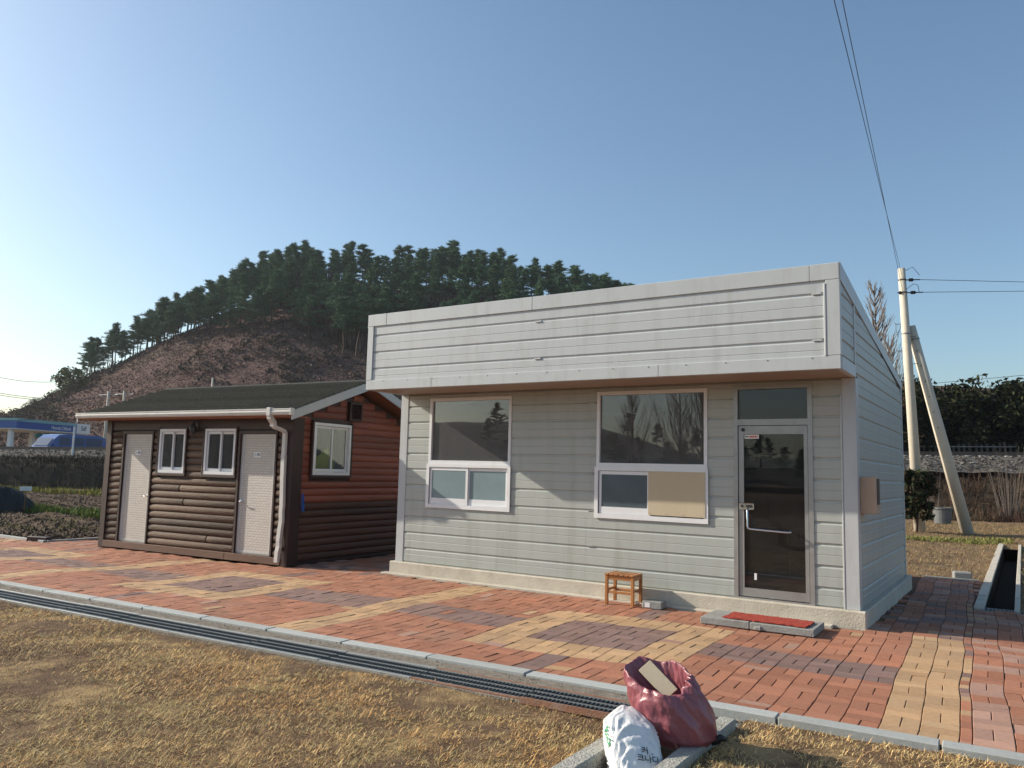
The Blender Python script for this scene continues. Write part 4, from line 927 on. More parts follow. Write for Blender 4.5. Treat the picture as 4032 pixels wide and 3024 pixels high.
V = []; T = []; n = 16000; xx = -9-26*RNG.random(n)**1.6; yy = RNG.uniform(-1, 14, n); kk = fkeep(xx, yy) & (yy < 2+(-xx-8)*.55); xx, yy = xx[kk], yy[kk]; zz = field_z(xx, yy)
for x, y, z in zip(xx, yy, zz):
    r_ = random.uniform(.02, .075); a = random.uniform(0, 6.28); top = (x+random.uniform(-r_, r_)*.4, y+random.uniform(-r_, r_)*.4, z+r_*random.uniform(.5, 1.1)); Q = [(x+r_*math.cos(a+k*1.57)*random.uniform(.7, 1.2), y+r_*math.sin(a+k*1.57)*random.uniform(.7, 1.2), z-.01) for k in range(4)]
    for k in range(4): V += [Q[k], Q[(k+1) % 4], top]
    g = random.uniform(.6, 1.35); T += [(.085*g, .058*g, .038*g)]*12
tag(np_mesh('soil_clods', V, np.arange(len(V)).reshape(-1, 3), M['grass'], None, np.array(T)), 'dark broken clods on the ploughed field left of the cabin', 'clods', kind='stuff')
# ------------------------------------------------------------------ railway on its bank
RA = Vector((-39.5, 15.4, 0)); RB = Vector((6.4, 32.6, 0)); rdir = (RB-RA).normalized(); rnor = Vector((-rdir.y, rdir.x, 0)); RLEN = (RB-RA).length
def rail_pt(s, w_, z): p = RA+rdir*s+rnor*w_; return (p.x, p.y, z)
def bank_h(s): return 2.28+.68*min(1.25, max(-.3, s/RLEN))
def loft(name, prof, s0, s1, n, mat, jit=0., smooth=True):
    V = []; F = []; m_ = len(prof)
    for i in range(n+1):
        s = s0+(s1-s0)*i/n; h = bank_h(s)
        for (w_, f, o_) in prof:
            j = jit*(vn1(s*1.7, w_*2.1+f*5, 5)-.5); j2 = jit*(vn1(s*2.3+40, w_*2.7, 9)-.5); V.append(rail_pt(s, w_+j2, f*h+o_+j))
    for i in range(n):
        for k in range(m_-1): F.append((i*m_+k, (i+1)*m_+k, (i+1)*m_+k+1, i*m_+k+1))
    b = MB(); b.add(V, F); return tag(fix(b.build(name, mat, smooth=smooth)), kind='structure')
loft('railway_bank', [(-.3, 0, -.15), (.0, .05, 0), (.22, .25, 0), (.42, .45, 0), (.7, .62, 0), (1.5, .73, 0), (2.7, .78, 0)], -40, 26, 420, M['slope'], .10)
loft('railway_bank', [(-.3, 0, -.1), (.6, .14, 0), (1.3, .32, 0), (2.0, .50, 0), (2.7, .66, 0)], 26, 90, 200, M['slope_r'], .25)
loft('ballast_bed', [(2.6, .74, 0), (3.3, .88, 0), (4.0, 1.0, 0), (5.4, 1.0, .0), (7.2, 1.0, .0), (8.6, .98, 0), (10.5, .55, 0)], -40, 90, 420, M['ballast'], .10, False)
loft('road_terrace', [(9.5, .62, 0), (12, .80, 0), (30, .85, 0), (60, .95, 0), (110, 1.0, 0)], -60, 110, 30, M['ground'], .1)
# ballast stones
V = []; T = []; n = 16000
s_ = RNG.uniform(-18, 62, n); w_ = RNG.uniform(2.7, 5.6, n)
for s, q in zip(s_, w_):
    h = bank_h(s); z = h*np.interp(q, [2.6, 3.3, 4.0], [.74, .88, 1.0]); p = rail_pt(s, q, z); r_ = random.uniform(.04, .11)
    a = random.uniform(0, 6.28)
    for k in range(3): V.append((p[0]+r_*math.cos(a+k*2.1), p[1]+r_*math.sin(a+k*2.1)*.8, p[2]+random.uniform(-.01, .10)))
    g = random.uniform(.05, .27); T += [(g, g*.93, g*.84)]*3
tag(np_mesh('ballast_stones', V, np.arange(len(V)).reshape(-1, 3), M['grass'], None, np.array(T)), 'grey crushed stone ballast along the railway bank', 'ballast', kind='stuff')
t = thing('railway_track', 'single railway track with dark rails on the ballast bank', 'railway track')
for w0 in (5.0, 6.5):
    b = MB(); P = []
    for i in range(40):
        s = -40+130*i/39; P.append((s, bank_h(s)))
    for (s0, h0), (s1, h1) in zip(P[:-1], P[1:]):
        a = [rail_pt(s0, w0-.04, h0+.08), rail_pt(s0, w0+.04, h0+.08), rail_pt(s0, w0+.035, h0+.30), rail_pt(s0, w0-.035, h0+.30)]; c = [rail_pt(s1, w0-.04, h1+.08), rail_pt(s1, w0+.04, h1+.08), rail_pt(s1, w0+.035, h1+.30), rail_pt(s1, w0-.035, h1+.30)]
        b.add(a+c, [(0, 4, 5, 1), (1, 5, 6, 2), (2, 6, 7, 3), (3, 7, 4, 0)])
    fix(b.build('rail', M['rail'], t))
slp = MB().box(-.12, .12, -1.2, 1.2, -.1, .1, .01); sm = None; ang = math.atan2(rdir.y, rdir.x)
for k in range(150):
    s = -22+k*.62
    if 12 < s < 30: continue
    o = slp.build('sleeper', M['concrete_grey'], t) if sm is None else link('sleeper', sm, None, t)
    sm = o.data; o.location = rail_pt(s, 5.75, bank_h(s)); o.rotation_euler = (0, 0, ang)
# picket fence behind the track on the right
t = thing('trackside_fence', 'row of short concrete fence posts behind the railway track', 'fence'); pk = None
for k in range(64):
    s = 41+k*.30; h = bank_h(s)
    o = MB().box(-.06, .06, -.05, .05, 0, .95, .01).build('fence_post', M['brownboard2'], t) if pk is None else link('fence_post', pk, None, t)
    pk = o.data; o.location = rail_pt(s, 9.2+random.uniform(-.05, .05), h-.05); o.rotation_euler = (random.uniform(-.04, .04), random.uniform(-.06, .06), ang); o.scale = (1, 1, random.uniform(.85, 1.1))
b = MB(); b.tube([rail_pt(41+k, 9.15, bank_h(41+k)+.72) for k in range(20)], .03, 6); b.build('fence_rail', M['concrete_grey'], t)

# ------------------------------------------------------------------ trees
def tri_cloud(C, size, col, n_per=1, flat=.0):
    """one random triangle pair (leaf) at each centre"""
    n = len(C); d1 = RNG.normal(size=(n, 3)); d1 /= np.linalg.norm(d1, axis=1)[:, None]
    d2 = RNG.normal(size=(n, 3)); d2[:, 2] *= (1-flat); d1[:, 2] *= (1-flat); d2 -= d1*(d1*d2).sum(1)[:, None]/((d1*d1).sum(1)[:, None]+1e-9); d2 /= np.linalg.norm(d2, axis=1)[:, None]+1e-9
    s = size[:, None]
    V = np.stack([C-d1*s, C+d2*s*.45, C+d1*s, C-d2*s*.45], 1).reshape(-1, 3)
    F = np.arange(n*4).reshape(-1, 4); return V, F, np.repeat(col, 4, 0)
def needle_cloud(C, dirs, ln, wd, col):
    """fans of needles: thin triangles from C along dirs"""
    n = len(C); side = np.cross(dirs, RNG.normal(size=(n, 3))); side /= np.linalg.norm(side, axis=1)[:, None]+1e-9
    V = np.stack([C-side*wd[:, None], C+side*wd[:, None], C+dirs*ln[:, None]], 1).reshape(-1, 3)
    return V, np.arange(n*3).reshape(-1, 3), np.repeat(col, 3, 0)
PINE_COL = np.array([[.078, .150, .088], [.105, .185, .092], [.130, .200, .092], [.060, .118, .082]])
def pine_proto(seed, H=9., sparse=1.0, brown=False, base=.45):
    r = np.random.default_rng(seed); rd = random.Random(seed)
    root = bpy.data.objects.new('pine_tree', None); COL.objects.link(root)
    lx, ly = rd.uniform(-.8, .8), rd.uniform(-.8, .8)
    path = [Vector((lx*t_*t_+.18*math.sin(t_*5+seed), ly*t_*t_+.18*math.cos(t_*4+seed), H*.96*t_)) for t_ in np.linspace(0, 1, 9)]
    b = MB(); b.tube([path[0]-Vector((0, 0, .6))]+path, [.17]+[.15*(1-.85*i/8)+.015 for i in range(9)], 6)
    C, D = [], []; bias = rd.uniform(0, 6.28)
    nb = int(38*sparse)
    for k in range(nb):
        f = base+(1-base)*(k+rd.random())/nb; f = min(f, .99); p = path[min(7, int(f*8))].lerp(path[min(8, int(f*8)+1)], f*8-int(f*8))
        a = rd.uniform(0, 6.283); ln_ = (1.0-.80*((f-base)/(1-base))**1.2)*rd.uniform(.9, 3.3)*(1+.35*math.cos(a-bias))*H/9
        tip = p+Vector((math.cos(a)*ln_, math.sin(a)*ln_, rd.uniform(-.05, .45)*ln_))
        b.tube([p, p.lerp(tip, .5)+Vector((0, 0, -.06)), tip], [.045, .03, .012], 4, False)
        for q in range(int(rd.uniform(6, 11))):
            u_ = rd.uniform(.35, 1.02); c = p.lerp(tip, u_)+Vector((rd.gauss(0, .20), rd.gauss(0, .20), rd.gauss(.06, .09)))*H/9
            m_ = 17; C.append(np.tile(np.array(c), (m_, 1))+r.normal(0, .12, (m_, 3))*np.array([1.5, 1.5, .5])); dd = r.normal(size=(m_, 3)); dd[:, 2] = np.abs(dd[:, 2])*.55+.05; D.append(dd/np.linalg.norm(dd, axis=1)[:, None])
    for q in range(8):
        c = path[-1]+Vector((rd.gauss(0, .15), rd.gauss(0, .15), rd.uniform(-.5, .35))); m_ = 16; C.append(np.tile(np.array(c), (m_, 1))); dd = r.normal(size=(m_, 3)); dd[:, 2] = np.abs(dd[:, 2])+.2; D.append(dd/np.linalg.norm(dd, axis=1)[:, None])
    C = np.concatenate(C); D = np.concatenate(D); n = len(C)
    col = PINE_COL[r.integers(0, 4, n)]*r.uniform(.7, 1.3, (n, 1))
    if brown: col = np.array([.10, .055, .03])*r.uniform(.6, 1.3, (n, 1))
    V, F, T = needle_cloud(C, D, r.uniform(.28, .62, n)*H/9, r.uniform(.032, .06, n)*H/9, col)
    b.build('trunk', M['bark'], root, smooth=True); np_mesh('crown', V, F, M['leafstuff'], root, T)
    return root
PROTO = [pine_proto(101+k, 9+.3*k, 1.0, False, [.28, .36, .24, .40, .32][k]) for k in range(5)]+[pine_proto(131, 8.2, .75, True, .4), pine_proto(141, 8.5, .62, False, .36), pine_proto(151, 8.2, .7, False, .42)]
# hill: polar terrain mesh round the valley
AZT = [-95, -72, -67, -64, -62, -60, -57, -53, -50.6, -48.6, -45, -41, -37, -33, -27.7, -25, -15, -8, 0, 10, 30, 60]
ELT = [.3, .6, 1.7, 3.3, 4.7, 5.9, 7.9, 10.2, 11.6, 12.5, 13.0, 12.8, 13.3, 13.0, 11.8, 10.8, 8.2, 6.6, 5.6, 5.2, 4.6, 3]
def hill_h(az, Rr):
    top = np.tan(np.radians(np.interp(az, AZT, ELT)))*172+1.6
    f = np.interp(Rr, [92, 104, 120, 140, 160, 172, 190, 240, 300], [0, .13, .36, .66, .92, 1.0, 1.0, .8, .5])
    X = CX+np.sin(np.radians(az))*Rr; Y = CY+np.cos(np.radians(az))*Rr
    return 1.4+f*(top-1.4)+f*(1-f)*6*(fbm(X, Y, .035, 201)-.5)+f*1.6*(fbm(X, Y, .16, 203)-.5)
azs = np.linspace(-95, 60, 360); Rs = np.concatenate([np.linspace(92, 180, 60), np.linspace(184, 300, 16)])
A_, R_ = np.meshgrid(azs, Rs); V = np.stack([CX+np.sin(np.radians(A_))*R_, CY+np.cos(np.radians(A_))*R_, hill_h(A_, R_)], -1).reshape(-1, 3); nx = len(azs)
I, J = np.meshgrid(np.arange(nx-1), np.arange(len(Rs)-1)); I = I.ravel(); J = J.ravel()
tag(np_mesh('hill', V, np.stack([J*nx+I+1, J*nx+I, (J+1)*nx+I, (J+1)*nx+I+1], -1)[:, ::-1], M['hill'], None, None, True), kind='structure')
def place(proto, used, az, Rr, sc, label, group=None, cat='tree', sink=0.):
    o = proto if not used.get(proto.name) else copy_tree(proto); used[proto.name] = True
    o.location = (CX+math.sin(R(az))*Rr, CY+math.cos(R(az))*Rr, float(hill_h(np.array([az]), np.array([Rr]))[0])-sink); o.rotation_euler = (0, 0, random.uniform(0, 6.28)); o.scale = (sc*random.uniform(.9, 1.1), sc*random.uniform(.9, 1.1), sc)
    return tag(o, label, cat, group)
used = {}
# lone pines on the left shoulder
for q, (az, Rr, sc, pr, lab) in enumerate([(-61.0, 170, .80, 6, 'leaning sparse pine at the far left end of the hill crest'), (-59.9, 170, 1.0, 7, 'tall slender pine, second from the left end of the hill crest'), (-58.7, 171, 1.03, 6, 'slim pine, third from the left end of the hill crest'), (-57.9, 170, 1.05, 7, 'slim pine, fourth from the left end of the hill crest'), (-61.4, 160, .45, 6, 'small pine low on the left end of the hill')]):
    place(PROTO[pr], used, az, Rr, sc, lab)
for q in range(16):
    az = -61.2+q*.27+random.uniform(-.1, .1); place(PROTO[random.choice((0, 2, 4, 7))], used, az, random.uniform(158, 172), random.uniform(.55, .85), 'small pine filling the gaps between the tall pines on the left shoulder of the hill', 'small pines on the left shoulder of the hill')
GL_, GG = 'dark green pine in the dense wood along the hill crest', 'pines in the hilltop wood'
cnt = 0; spots = []
while cnt < 292:
    az = random.uniform(-57.6, -22) if random.random() < .8 else random.uniform(-57.6, -50); 
    lo = np.interp(az, [-57.5, -54, -51, -47, -44, -40, -22], [154, 146, 138, 130, 124, 122, 128])
    Rr = 178-(178-lo)*random.random()**1.1
    if any(((az-a)*R(1)*Rr)**2+(Rr-q)**2 < 2.4**2 for a, q in spots): 
        if random.random() < .9: continue
    spots.append((az, Rr)); k = random.choice((0, 1, 2, 3, 4)) ; br = random.random() < .05 and az > -46
    place(PROTO[5] if br else PROTO[k], used, az, Rr, random.uniform(.60, 1.02), 'rust brown pine standing among the green pines of the hilltop wood' if br else GL_, 'browned pines in the hilltop wood' if br else GG); cnt += 1
# bare thicket under the pines and brush over the whole slope
def hill_blades(name, N, azr, Rf, ln, wd, cols, lean, label, cat, w_=None):
    az = RNG.uniform(*azr, N); Rr = Rf(az, N); X = CX+np.sin(np.radians(az))*Rr; Y = CY+np.cos(np.radians(az))*Rr
    if w_ is not None: k = w_(az, Rr, X, Y); az, Rr, X, Y = az[k], Rr[k], X[k], Y[k]
    n = len(az); C = np.array(cols); pn = fbm(X, Y, .07, 301); idx = np.clip((pn*1.7-.35+RNG.normal(0, .12, n))*len(C), 0, len(C)-1).astype(int)
    return blades(name, X, Y, hill_h(az, Rr)-.1, RNG.uniform(*ln, n), RNG.uniform(*wd, n), RNG.uniform(*lean, n), C[idx]*RNG.uniform(.6, 1.3, (n, 1)), label, cat)
N = 130000; az = RNG.uniform(-72, -18, N); Rr = 93+RNG.random(N)**.8*84; X = CX+np.sin(np.radians(az))*Rr; Y = CY+np.cos(np.radians(az))*Rr
CC = np.array([(.058, .054, .040), (.098, .066, .055), (.128, .078, .068), (.100, .062, .056), (.150, .088, .055)]); pn = fbm(X, Y, .05, 301); idx = np.clip((pn*1.9-.45+RNG.normal(0, .10, N))*5, 0, 4).astype(int)
V, F, T = tri_cloud(np.stack([X, Y, hill_h(az, Rr)+RNG.uniform(.0, .45, N)*(.2+1.3*fbm(X, Y, .3, 9))], -1), RNG.uniform(.08, .22, N), CC[idx]*RNG.uniform(.85, 1.15, (N, 1)))
tag(np_mesh('hill_brush', V, F, M['leafstuff'], None, T), 'dry reddish brown brush covering the hillside', 'brush', kind='stuff')
NC = 2600; azc = RNG.uniform(-70, -20, NC); Rc = 95+RNG.random(NC)**.9*72; Xc = CX+np.sin(np.radians(azc))*Rc; Yc = CY+np.cos(np.radians(azc))*Rc; kk = fbm(Xc, Yc, .045, 411) > .48; azc, Rc, Xc, Yc = azc[kk], Rc[kk], Xc[kk], Yc[kk]; NC = len(azc); m_ = 40
rad = RNG.uniform(.5, 1.5, NC); P0 = np.stack([Xc, Yc, hill_h(azc, Rc)], -1); off = RNG.normal(size=(NC, m_, 3)); off /= np.linalg.norm(off, axis=2)[..., None]; off[..., 2] = np.abs(off[..., 2]); Cc = (P0[:, None, :]+off*rad[:, None, None]*RNG.uniform(.5, 1, (NC, m_, 1))).reshape(-1, 3)
SC = np.array([(.060, .058, .036), (.085, .058, .050), (.052, .045, .036), (.115, .068, .045)])[np.repeat(RNG.integers(0, 4, NC), m_)]*RNG.uniform(.75, 1.25, (NC*m_, 1))
V, F, T = tri_cloud(Cc, RNG.uniform(.12, .32, NC*m_), SC); tag(np_mesh('hill_shrubs', V, F, M['leafstuff'], None, T), 'low leafless shrubs dotted over the brown hillside', 'shrubs', kind='stuff')
hill_blades('bare_thicket', 26000, (-50, -20), lambda a, N: np.interp(a, [-50, -46, -40, -20], [150, 132, 118, 122])+RNG.random(N)*26, (2.0, 5.2), (.03, .075), [(.060, .048, .052), (.085, .064, .064), (.11, .082, .072)], (.0, .28), 'bare grey undergrowth below the pines', 'thicket')
# small trees at the left foot of the hill
def leafy_proto(seed, H, Rx, Rz, n, cols, leaf=(.10, .22), name='evergreen_tree', trunk_h=.3, clump=26, bark='bark'):
    r = np.random.default_rng(seed); root = bpy.data.objects.new(name, None); COL.objects.link(root); b = MB()
    b.tube([(0, 0, -.3), (.05, 0, H*.3), (-.04, .05, H*.6), (.03, 0, H*.85)], [H*.022, H*.02, H*.013, H*.004], 7); C = []
    for k in range(clump):
        a = r.uniform(0, 6.28); zz = trunk_h+(1-trunk_h)*r.random()**.8; rr_ = Rx*np.sqrt(max(.06, 1-((zz-.55)/.52)**2))*r.uniform(.45, 1.0)
        c = np.array([math.cos(a)*rr_, math.sin(a)*rr_, zz*H*.94]); m_ = n//clump; pts = r.normal(0, 1, (m_, 3)); pts /= np.linalg.norm(pts, axis=1)[:, None]; C.append(c+pts*r.uniform(.35, 1.0, (m_, 1))*Rx*r.uniform(.26, .44)*np.array([1, 1, .8]))
        b.tube([(0, 0, zz*H*.6), tuple(c*np.array([.6, .6, .92])), tuple(c)], [H*.008, H*.005, H*.002], 4, False)
    C = np.concatenate(C); cc = np.array(cols); col = cc[r.integers(0, len(cc), len(C))]*r.uniform(.6, 1.35, (len(C), 1))
    V, F, T = tri_cloud(C, r.uniform(*leaf, len(C)), col); b.build('trunk', M[bark], root, smooth=True); np_mesh('crown', V, F, M['leafstuff'], root, T); return root
EV = [(.014, .020, .010), (.022, .030, .013), (.035, .040, .018), (.012, .014, .010)]; EB = [(.05, .032, .016), (.075, .045, .022), (.03, .03, .014)]
ev = [leafy_proto(201, 5.0, 2.7, 3, 3600, EV, trunk_h=.12), leafy_proto(203, 4.6, 2.6, 3, 3400, EV+[(.05, .05, .02)], trunk_h=.12), leafy_proto(205, 4.6, 2.3, 3, 3000, EB, trunk_h=.15)]
used2 = {}
def put(proto, x, y, z, sc, label, group=None, cat='tree', u=used2):
    o = proto if not u.get(proto.name) else copy_tree(proto); u[proto.name] = True
    o.location = (x, y, z); o.rotation_euler = (0, 0, random.uniform(0, 6.28)); o.scale = (sc*random.uniform(.92, 1.1), sc*random.uniform(.92, 1.1), sc); return tag(o, label, cat, group)
for k in range(34):
    s = 33.5+k*.85+random.uniform(-.4, .4); w0 = random.choice((10.6, 12.2, 14.5)); brn = k in (6, 13, 17)
    p = rail_pt(s, w0+random.uniform(-.5, .5), bank_h(s)-.5)
    put(ev[2] if brn else ev[k % 2], *p, random.uniform(.66, 1.16), 'brownish leafed tree in the dark thicket behind the railway fence' if brn else 'dark evergreen tree in the thicket behind the railway fence', 'brown trees behind the railway fence' if brn else 'evergreens behind the railway fence')
# brush on the right bank
def bank_brush(name, N, s0, s1, w0, w1, ln, wd, cols, lean, label, cat):
    s = RNG.uniform(s0, s1, N); q = RNG.uniform(w0, w1, N); h = np.interp(s/RLEN, [-.3, 1.25], [2.28-.204, 2.28+.85]); z = (h*np.interp(q, [-1.5, 0, .6, 1.3, 2.0, 2.7, 3.3, 4.0], [0, .0, .14, .32, .5, .66, .86, 1.0])) if s0 > 20 else h*np.interp(q, [-.3, 0, .22, .42, .7, 1.5, 2.7], [0, .05, .25, .45, .62, .73, .78])
    x = RA.x+rdir.x*s+rnor.x*q; y = RA.y+rdir.y*s+rnor.y*q; C = np.array(cols); n = len(s); pn = vnoise(x, y, .6, 5); idx = np.clip((pn+RNG.normal(0, .25, n))*len(C), 0, len(C)-1).astype(int)
    return blades(name, x, y, z-.03, RNG.uniform(*ln, n), RNG.uniform(*wd, n), RNG.uniform(*lean, n), C[idx]*RNG.uniform(.6, 1.3, (n, 1)), label, cat)
bank_brush('bank_brush', 16000, 40, 64, -1.2, 2.6, (.2, .95), (.006, .016), [(.085, .055, .04), (.115, .062, .052), (.075, .052, .035), (.15, .11, .07)], (.2, 1.5), 'tangled reddish brown brush on the right railway bank', 'brush')
bank_brush('bank_brush', 22000, -22, 22, -.3, 2.6, (.12, .42), (.008, .022), [(.035, .03, .024), (.065, .055, .036), (.022, .02, .017), (.03, .027, .022)], (.2, 1.4), 'scorched dark weeds on the left railway bank', 'brush')
for q, (s, w0, hh, nst, lab) in enumerate([(50.6, -.2, 3.0, 26, 'clump of tall pale bare stems rising from the right bank'), (47.6, .4, 2.4, 5, 'few thin bare stems left of the tall pale clump')]):
    b = MB(); base = Vector(rail_pt(s, w0, .2))
    for k in range(nst):
        a = random.uniform(0, 6.28); d0 = random.uniform(0, .8); p0 = Vector((math.cos(a)*d0*.5, math.sin(a)*d0*.5, 0)); h0 = hh*random.uniform(.55, 1.15); p1 = p0+Vector((math.cos(a)*d0*.7, math.sin(a)*d0*.7, h0))
        b.tube([p0, p0.lerp(p1, .5)+Vector((random.gauss(0, .06), random.gauss(0, .06), 0)), p1], [.02, .014, .006], 4, False)
    o = tag(b.build('bare_shrub', M['bark_grey']), lab, 'shrub'); o.location = base
# round evergreen shrub, tub
sh = leafy_proto(231, 2.1, .72, 1, 5000, [(.020, .030, .014), (.035, .042, .018), (.06, .035, .018), (.012, .018, .010)], (.05, .11), 'evergreen_shrub', .22, 30)
sh.location = (5.45, 19.9, -.02); tag(sh, 'round dark evergreen shrub in front of the upright concrete pole', 'shrub')
b = MB(); b.lathe([(.30, 0), (.36, .55), (.40, .60), (.40, .66), (.36, .66), (.33, .2)], (0, 0, 0), 20); o = tag(b.build('tub', M['pot'], smooth=False), 'large grey plastic tub at the foot of the right bank', 'tub'); o.location = (5.65, 27.6, -.03)
# bare poplar behind the office roof
def bare_tree(name, H, label, loc, seed, spread=.22, nb=70):
    rd = random.Random(seed); root = thing(name, label, 'tree', loc); b = MB(); b.tube([(0, 0, -.2), (.05, 0, H*.5), (0, .05, H)], [H*.012, H*.007, H*.001], 6); b.build('trunk', M['bark_grey'], root, smooth=True); b = MB()
    for k in range(nb):
        f = rd.uniform(.18, .96); a = rd.uniform(0, 6.28); L_ = H*spread*(1.15-f)*rd.uniform(.6, 1.3); p = Vector((0, 0, H*f)); e = p+Vector((math.cos(a)*L_*.55, math.sin(a)*L_*.55, L_*1.25)); m_ = p.lerp(e, .45)+Vector((math.cos(a), math.sin(a), 0))*L_*.12
        b.tube([p, m_, e], [H*.0034, H*.0024, H*.0010], 3, False)
        for q in range(3):
            g = m_.lerp(e, rd.random()); a2 = a+rd.gauss(0, .9); b.tube([g, g+Vector((math.cos(a2)*L_*.2, math.sin(a2)*L_*.2, L_*.35))], [H*.0016, H*.0007], 3, False)
    b.build('branches', M['bark_grey'], root); return root
POP1 = (lambda d, px: Vector((CX, CY, 0))+((fw+rr*((px-2016)/3114.45)).xy.normalized()*d).to_3d())(58, 3452)+Vector((0, 0, 2.0)); POP2 = (lambda d, px: Vector((CX, CY, 0))+((fw+rr*((px-2016)/3114.45)).xy.normalized()*d).to_3d())(57, 3500)+Vector((0, 0, 2.0))
bare_tree('bare_tree', 13.0, 'tall bare poplar rising behind the office roof', tuple(POP1), 5, .26, 110)
bare_tree('bare_tree', 9.0, 'lower bare tree right of the tall poplar behind the office', tuple(POP2), 6, .30, 70)
nest = MB()
for k in range(90): p = Vector((random.gauss(0, .22), random.gauss(0, .22), random.gauss(0, .13))); d = Vector((random.gauss(0, 1), random.gauss(0, 1), random.gauss(0, .4))).normalized()*.35; nest.tube([p-d, p+d], .015, 3, False)
o = tag(nest.build('bird_nest', M['bark']), 'dark twig nest in the bare tree behind the office roof', 'nest'); o.location = POP2+Vector((0, 0, 6.6))

# ------------------------------------------------------------------ poles and wires
def wire(name, a, c, sag, r_, label, n=14):
    a, c = Vector(a), Vector(c); P = [a.lerp(c, k/n)-Vector((0, 0, sag*4*(k/n)*(1-k/n))) for k in range(n+1)]; b = MB(); b.tube(P, r_, 5); return tag(b.build(name, M['wire'], smooth=True), label, 'wire')
PB = Vector((5.51, 20.5, -.05)); PT = Vector((5.17, 20.46, 9.12))
t = thing('utility_pole', 'tall upright concrete utility pole behind the office', 'utility pole', PB); ax = PT-PB
MB().tube([(0, 0, -.3), tuple(ax*.5), tuple(ax)], [.185, .155, .12], 18).build('pole_shaft', M['pole'], t, smooth=True)
for f in (.955, .905, .745): 
    c = ax*f; MB().tube([c-Vector((0, 0, .025)), c+Vector((0, 0, .025))], .19-.06*f, 18).build('clamp_band', M['rail'] if f > .8 else M['steel'], t)
for k in range(13):
    f = .16+k*.052; c = ax*f; s = 1 if k % 2 else -1; MB().tube([c, c+Vector((s*.30, -.05, 0)), c+Vector((s*.30, -.05, .04))], .011, 5).build('step_bolt', M['rail'], t)
for (f, d) in ((.955, (.55, .1, -.02)), (.905, (.62, .1, -.02)), (.905, (-.15, -.2, -.02))):
    c = ax*f; d = Vector(d); MB().tube([c, c+d*.35, c+d*.4, c+d*.6, c+d*.65, c+d], [.02, .02, .06, .06, .02, .02], 8).build('insulator', M['dark'], t, smooth=True)
MB().tube([ax*.99+Vector((.1, 0, 0)), ax*1.0+Vector((.35, .05, .03)), ax*.97+Vector((.55, .1, .0))], .01, 5).build('jumper_wire', M['wire'], t)
MB().tube([ax*.915+Vector((.12, -.1, 0)), ax*.935+Vector((.35, -.05, .0)), ax*.93+Vector((.48, 0, 0)), ax*.905+Vector((.5, .1, 0))], .010, 5).build('jumper_wire', M['wire'], t)
BB = Vector((6.87, 21.2, -.05)); BT = Vector((5.38, 20.72, 7.08))
t = thing('brace_pole', 'leaning concrete brace pole propping the upright utility pole', 'utility pole', BB); ax2 = BT-BB
MB().tube([tuple(-ax2*.05), tuple(ax2*.5), tuple(ax2)], [.20, .18, .155], 18).build('pole_shaft', M['pole'], t, smooth=True)
c = ax2*.935; MB().tube([c-ax2*.004, c+ax2*.004], .175, 18).build('clamp_band', M['steel'], t)
for k in range(6): c = ax2*(.5+.075*k); MB().tube([c+Vector((.0, -.165, 0)), c+Vector((0, -.19, 0))], .02, 8).build('bolt_hole', M['dark'], t)
wz = Vector((-.174, .985, .591))
for q, (f, px, lab) in enumerate([(.975, -.0, 'left overhead wire running up from the concrete pole'), (.905, .10, 'right overhead wire running up from the concrete pole')]):
    a = PB+ax*f; e = Vector((CX, CY, CZ))+Vector((-.174+px*.09, .985, .591))*11.5; d = e-a; wire('overhead_wire', a, a+d*2.1, -.0, .0065, lab)
for q, (f, z1, lab) in enumerate([(.955, .2174, 'upper of the two wires leaving the pole to the right'), (.905, .2073, 'lower of the two wires leaving the pole to the right')]):
    a = PB+ax*f+Vector((.55+.07*q, .1, -.02)); e = Vector((CX+.0095*34, CY+34, CZ+z1*34)); d = e-a; wire('overhead_wire', a, a+d*6, .0, .010, lab)
wire('overhead_wire', (-12, 62, 8.9), (40, 60, 12.6), .5, .018, 'thin wire crossing low behind the concrete poles')

# ------------------------------------------------------------------ filling station, van, sign, distant poles
def on_ray(px, py, d):
    v = fw+rr*((px-2016)/3114.45)+uu*((1512-py)/3114.45); h = math.hypot(v.x, v.y); return Vector((CX, CY, CZ))+v*(d/h)
def flat(px, d): p = on_ray(px, 1810, d); return Vector((p.x, p.y, 0))
c0, c1 = flat(54, 84), flat(344, 92); cdir = (c1-c0).normalized(); cL = (c1-c0).length; cang = math.atan2(cdir.y, cdir.x)
TZ = 5.02
t = thing('station_canopy', 'blue and white filling station canopy beyond the railway at the left', 'canopy', (c0.x, c0.y, 0), cang)
MB().box(0, cL*.80, 0, 7, TZ, TZ+.28).build('canopy_rim', M['teal'], t); MB().box(0, cL*.80, .05, 7, TZ-.62, TZ-.002).build('blue_fascia', M['blue_canopy'], t); MB().box(.1, cL-.1, .1, 6.9, TZ-.72, TZ-.622).build('ceiling_panel', M['white'], t)
MB().box(cL*.80+.002, cL, -.02, 7, TZ-.72, TZ+.28).build('white_fascia', M['white'], t)
text_part('canopy_lettering', 'Hyundai Oilbank', .50, M['white'], t, (cL*.585, .045, TZ-.33), (R(90), 0, 0), .82, .01)
text_part('canopy_lettering', 'Self', .66, M['ink_blue'], t, (cL*.90, -.026, TZ-.20), (R(90), 0, 0), .85, .01)
for x_, y_ in ((.5, .9), (5.2, 2.5), (cL*.86, 1.2)): MB().box(x_, x_+.38, y_, y_+.38, 1.2, TZ-.73, .02).build('column', M['white'], t)
bwv = Vector((-rdir.y, rdir.x, 0))
p0, p1 = flat(168, 72), flat(415, 76); vdir = (p1-p0).normalized(); VL = (p1-p0).length
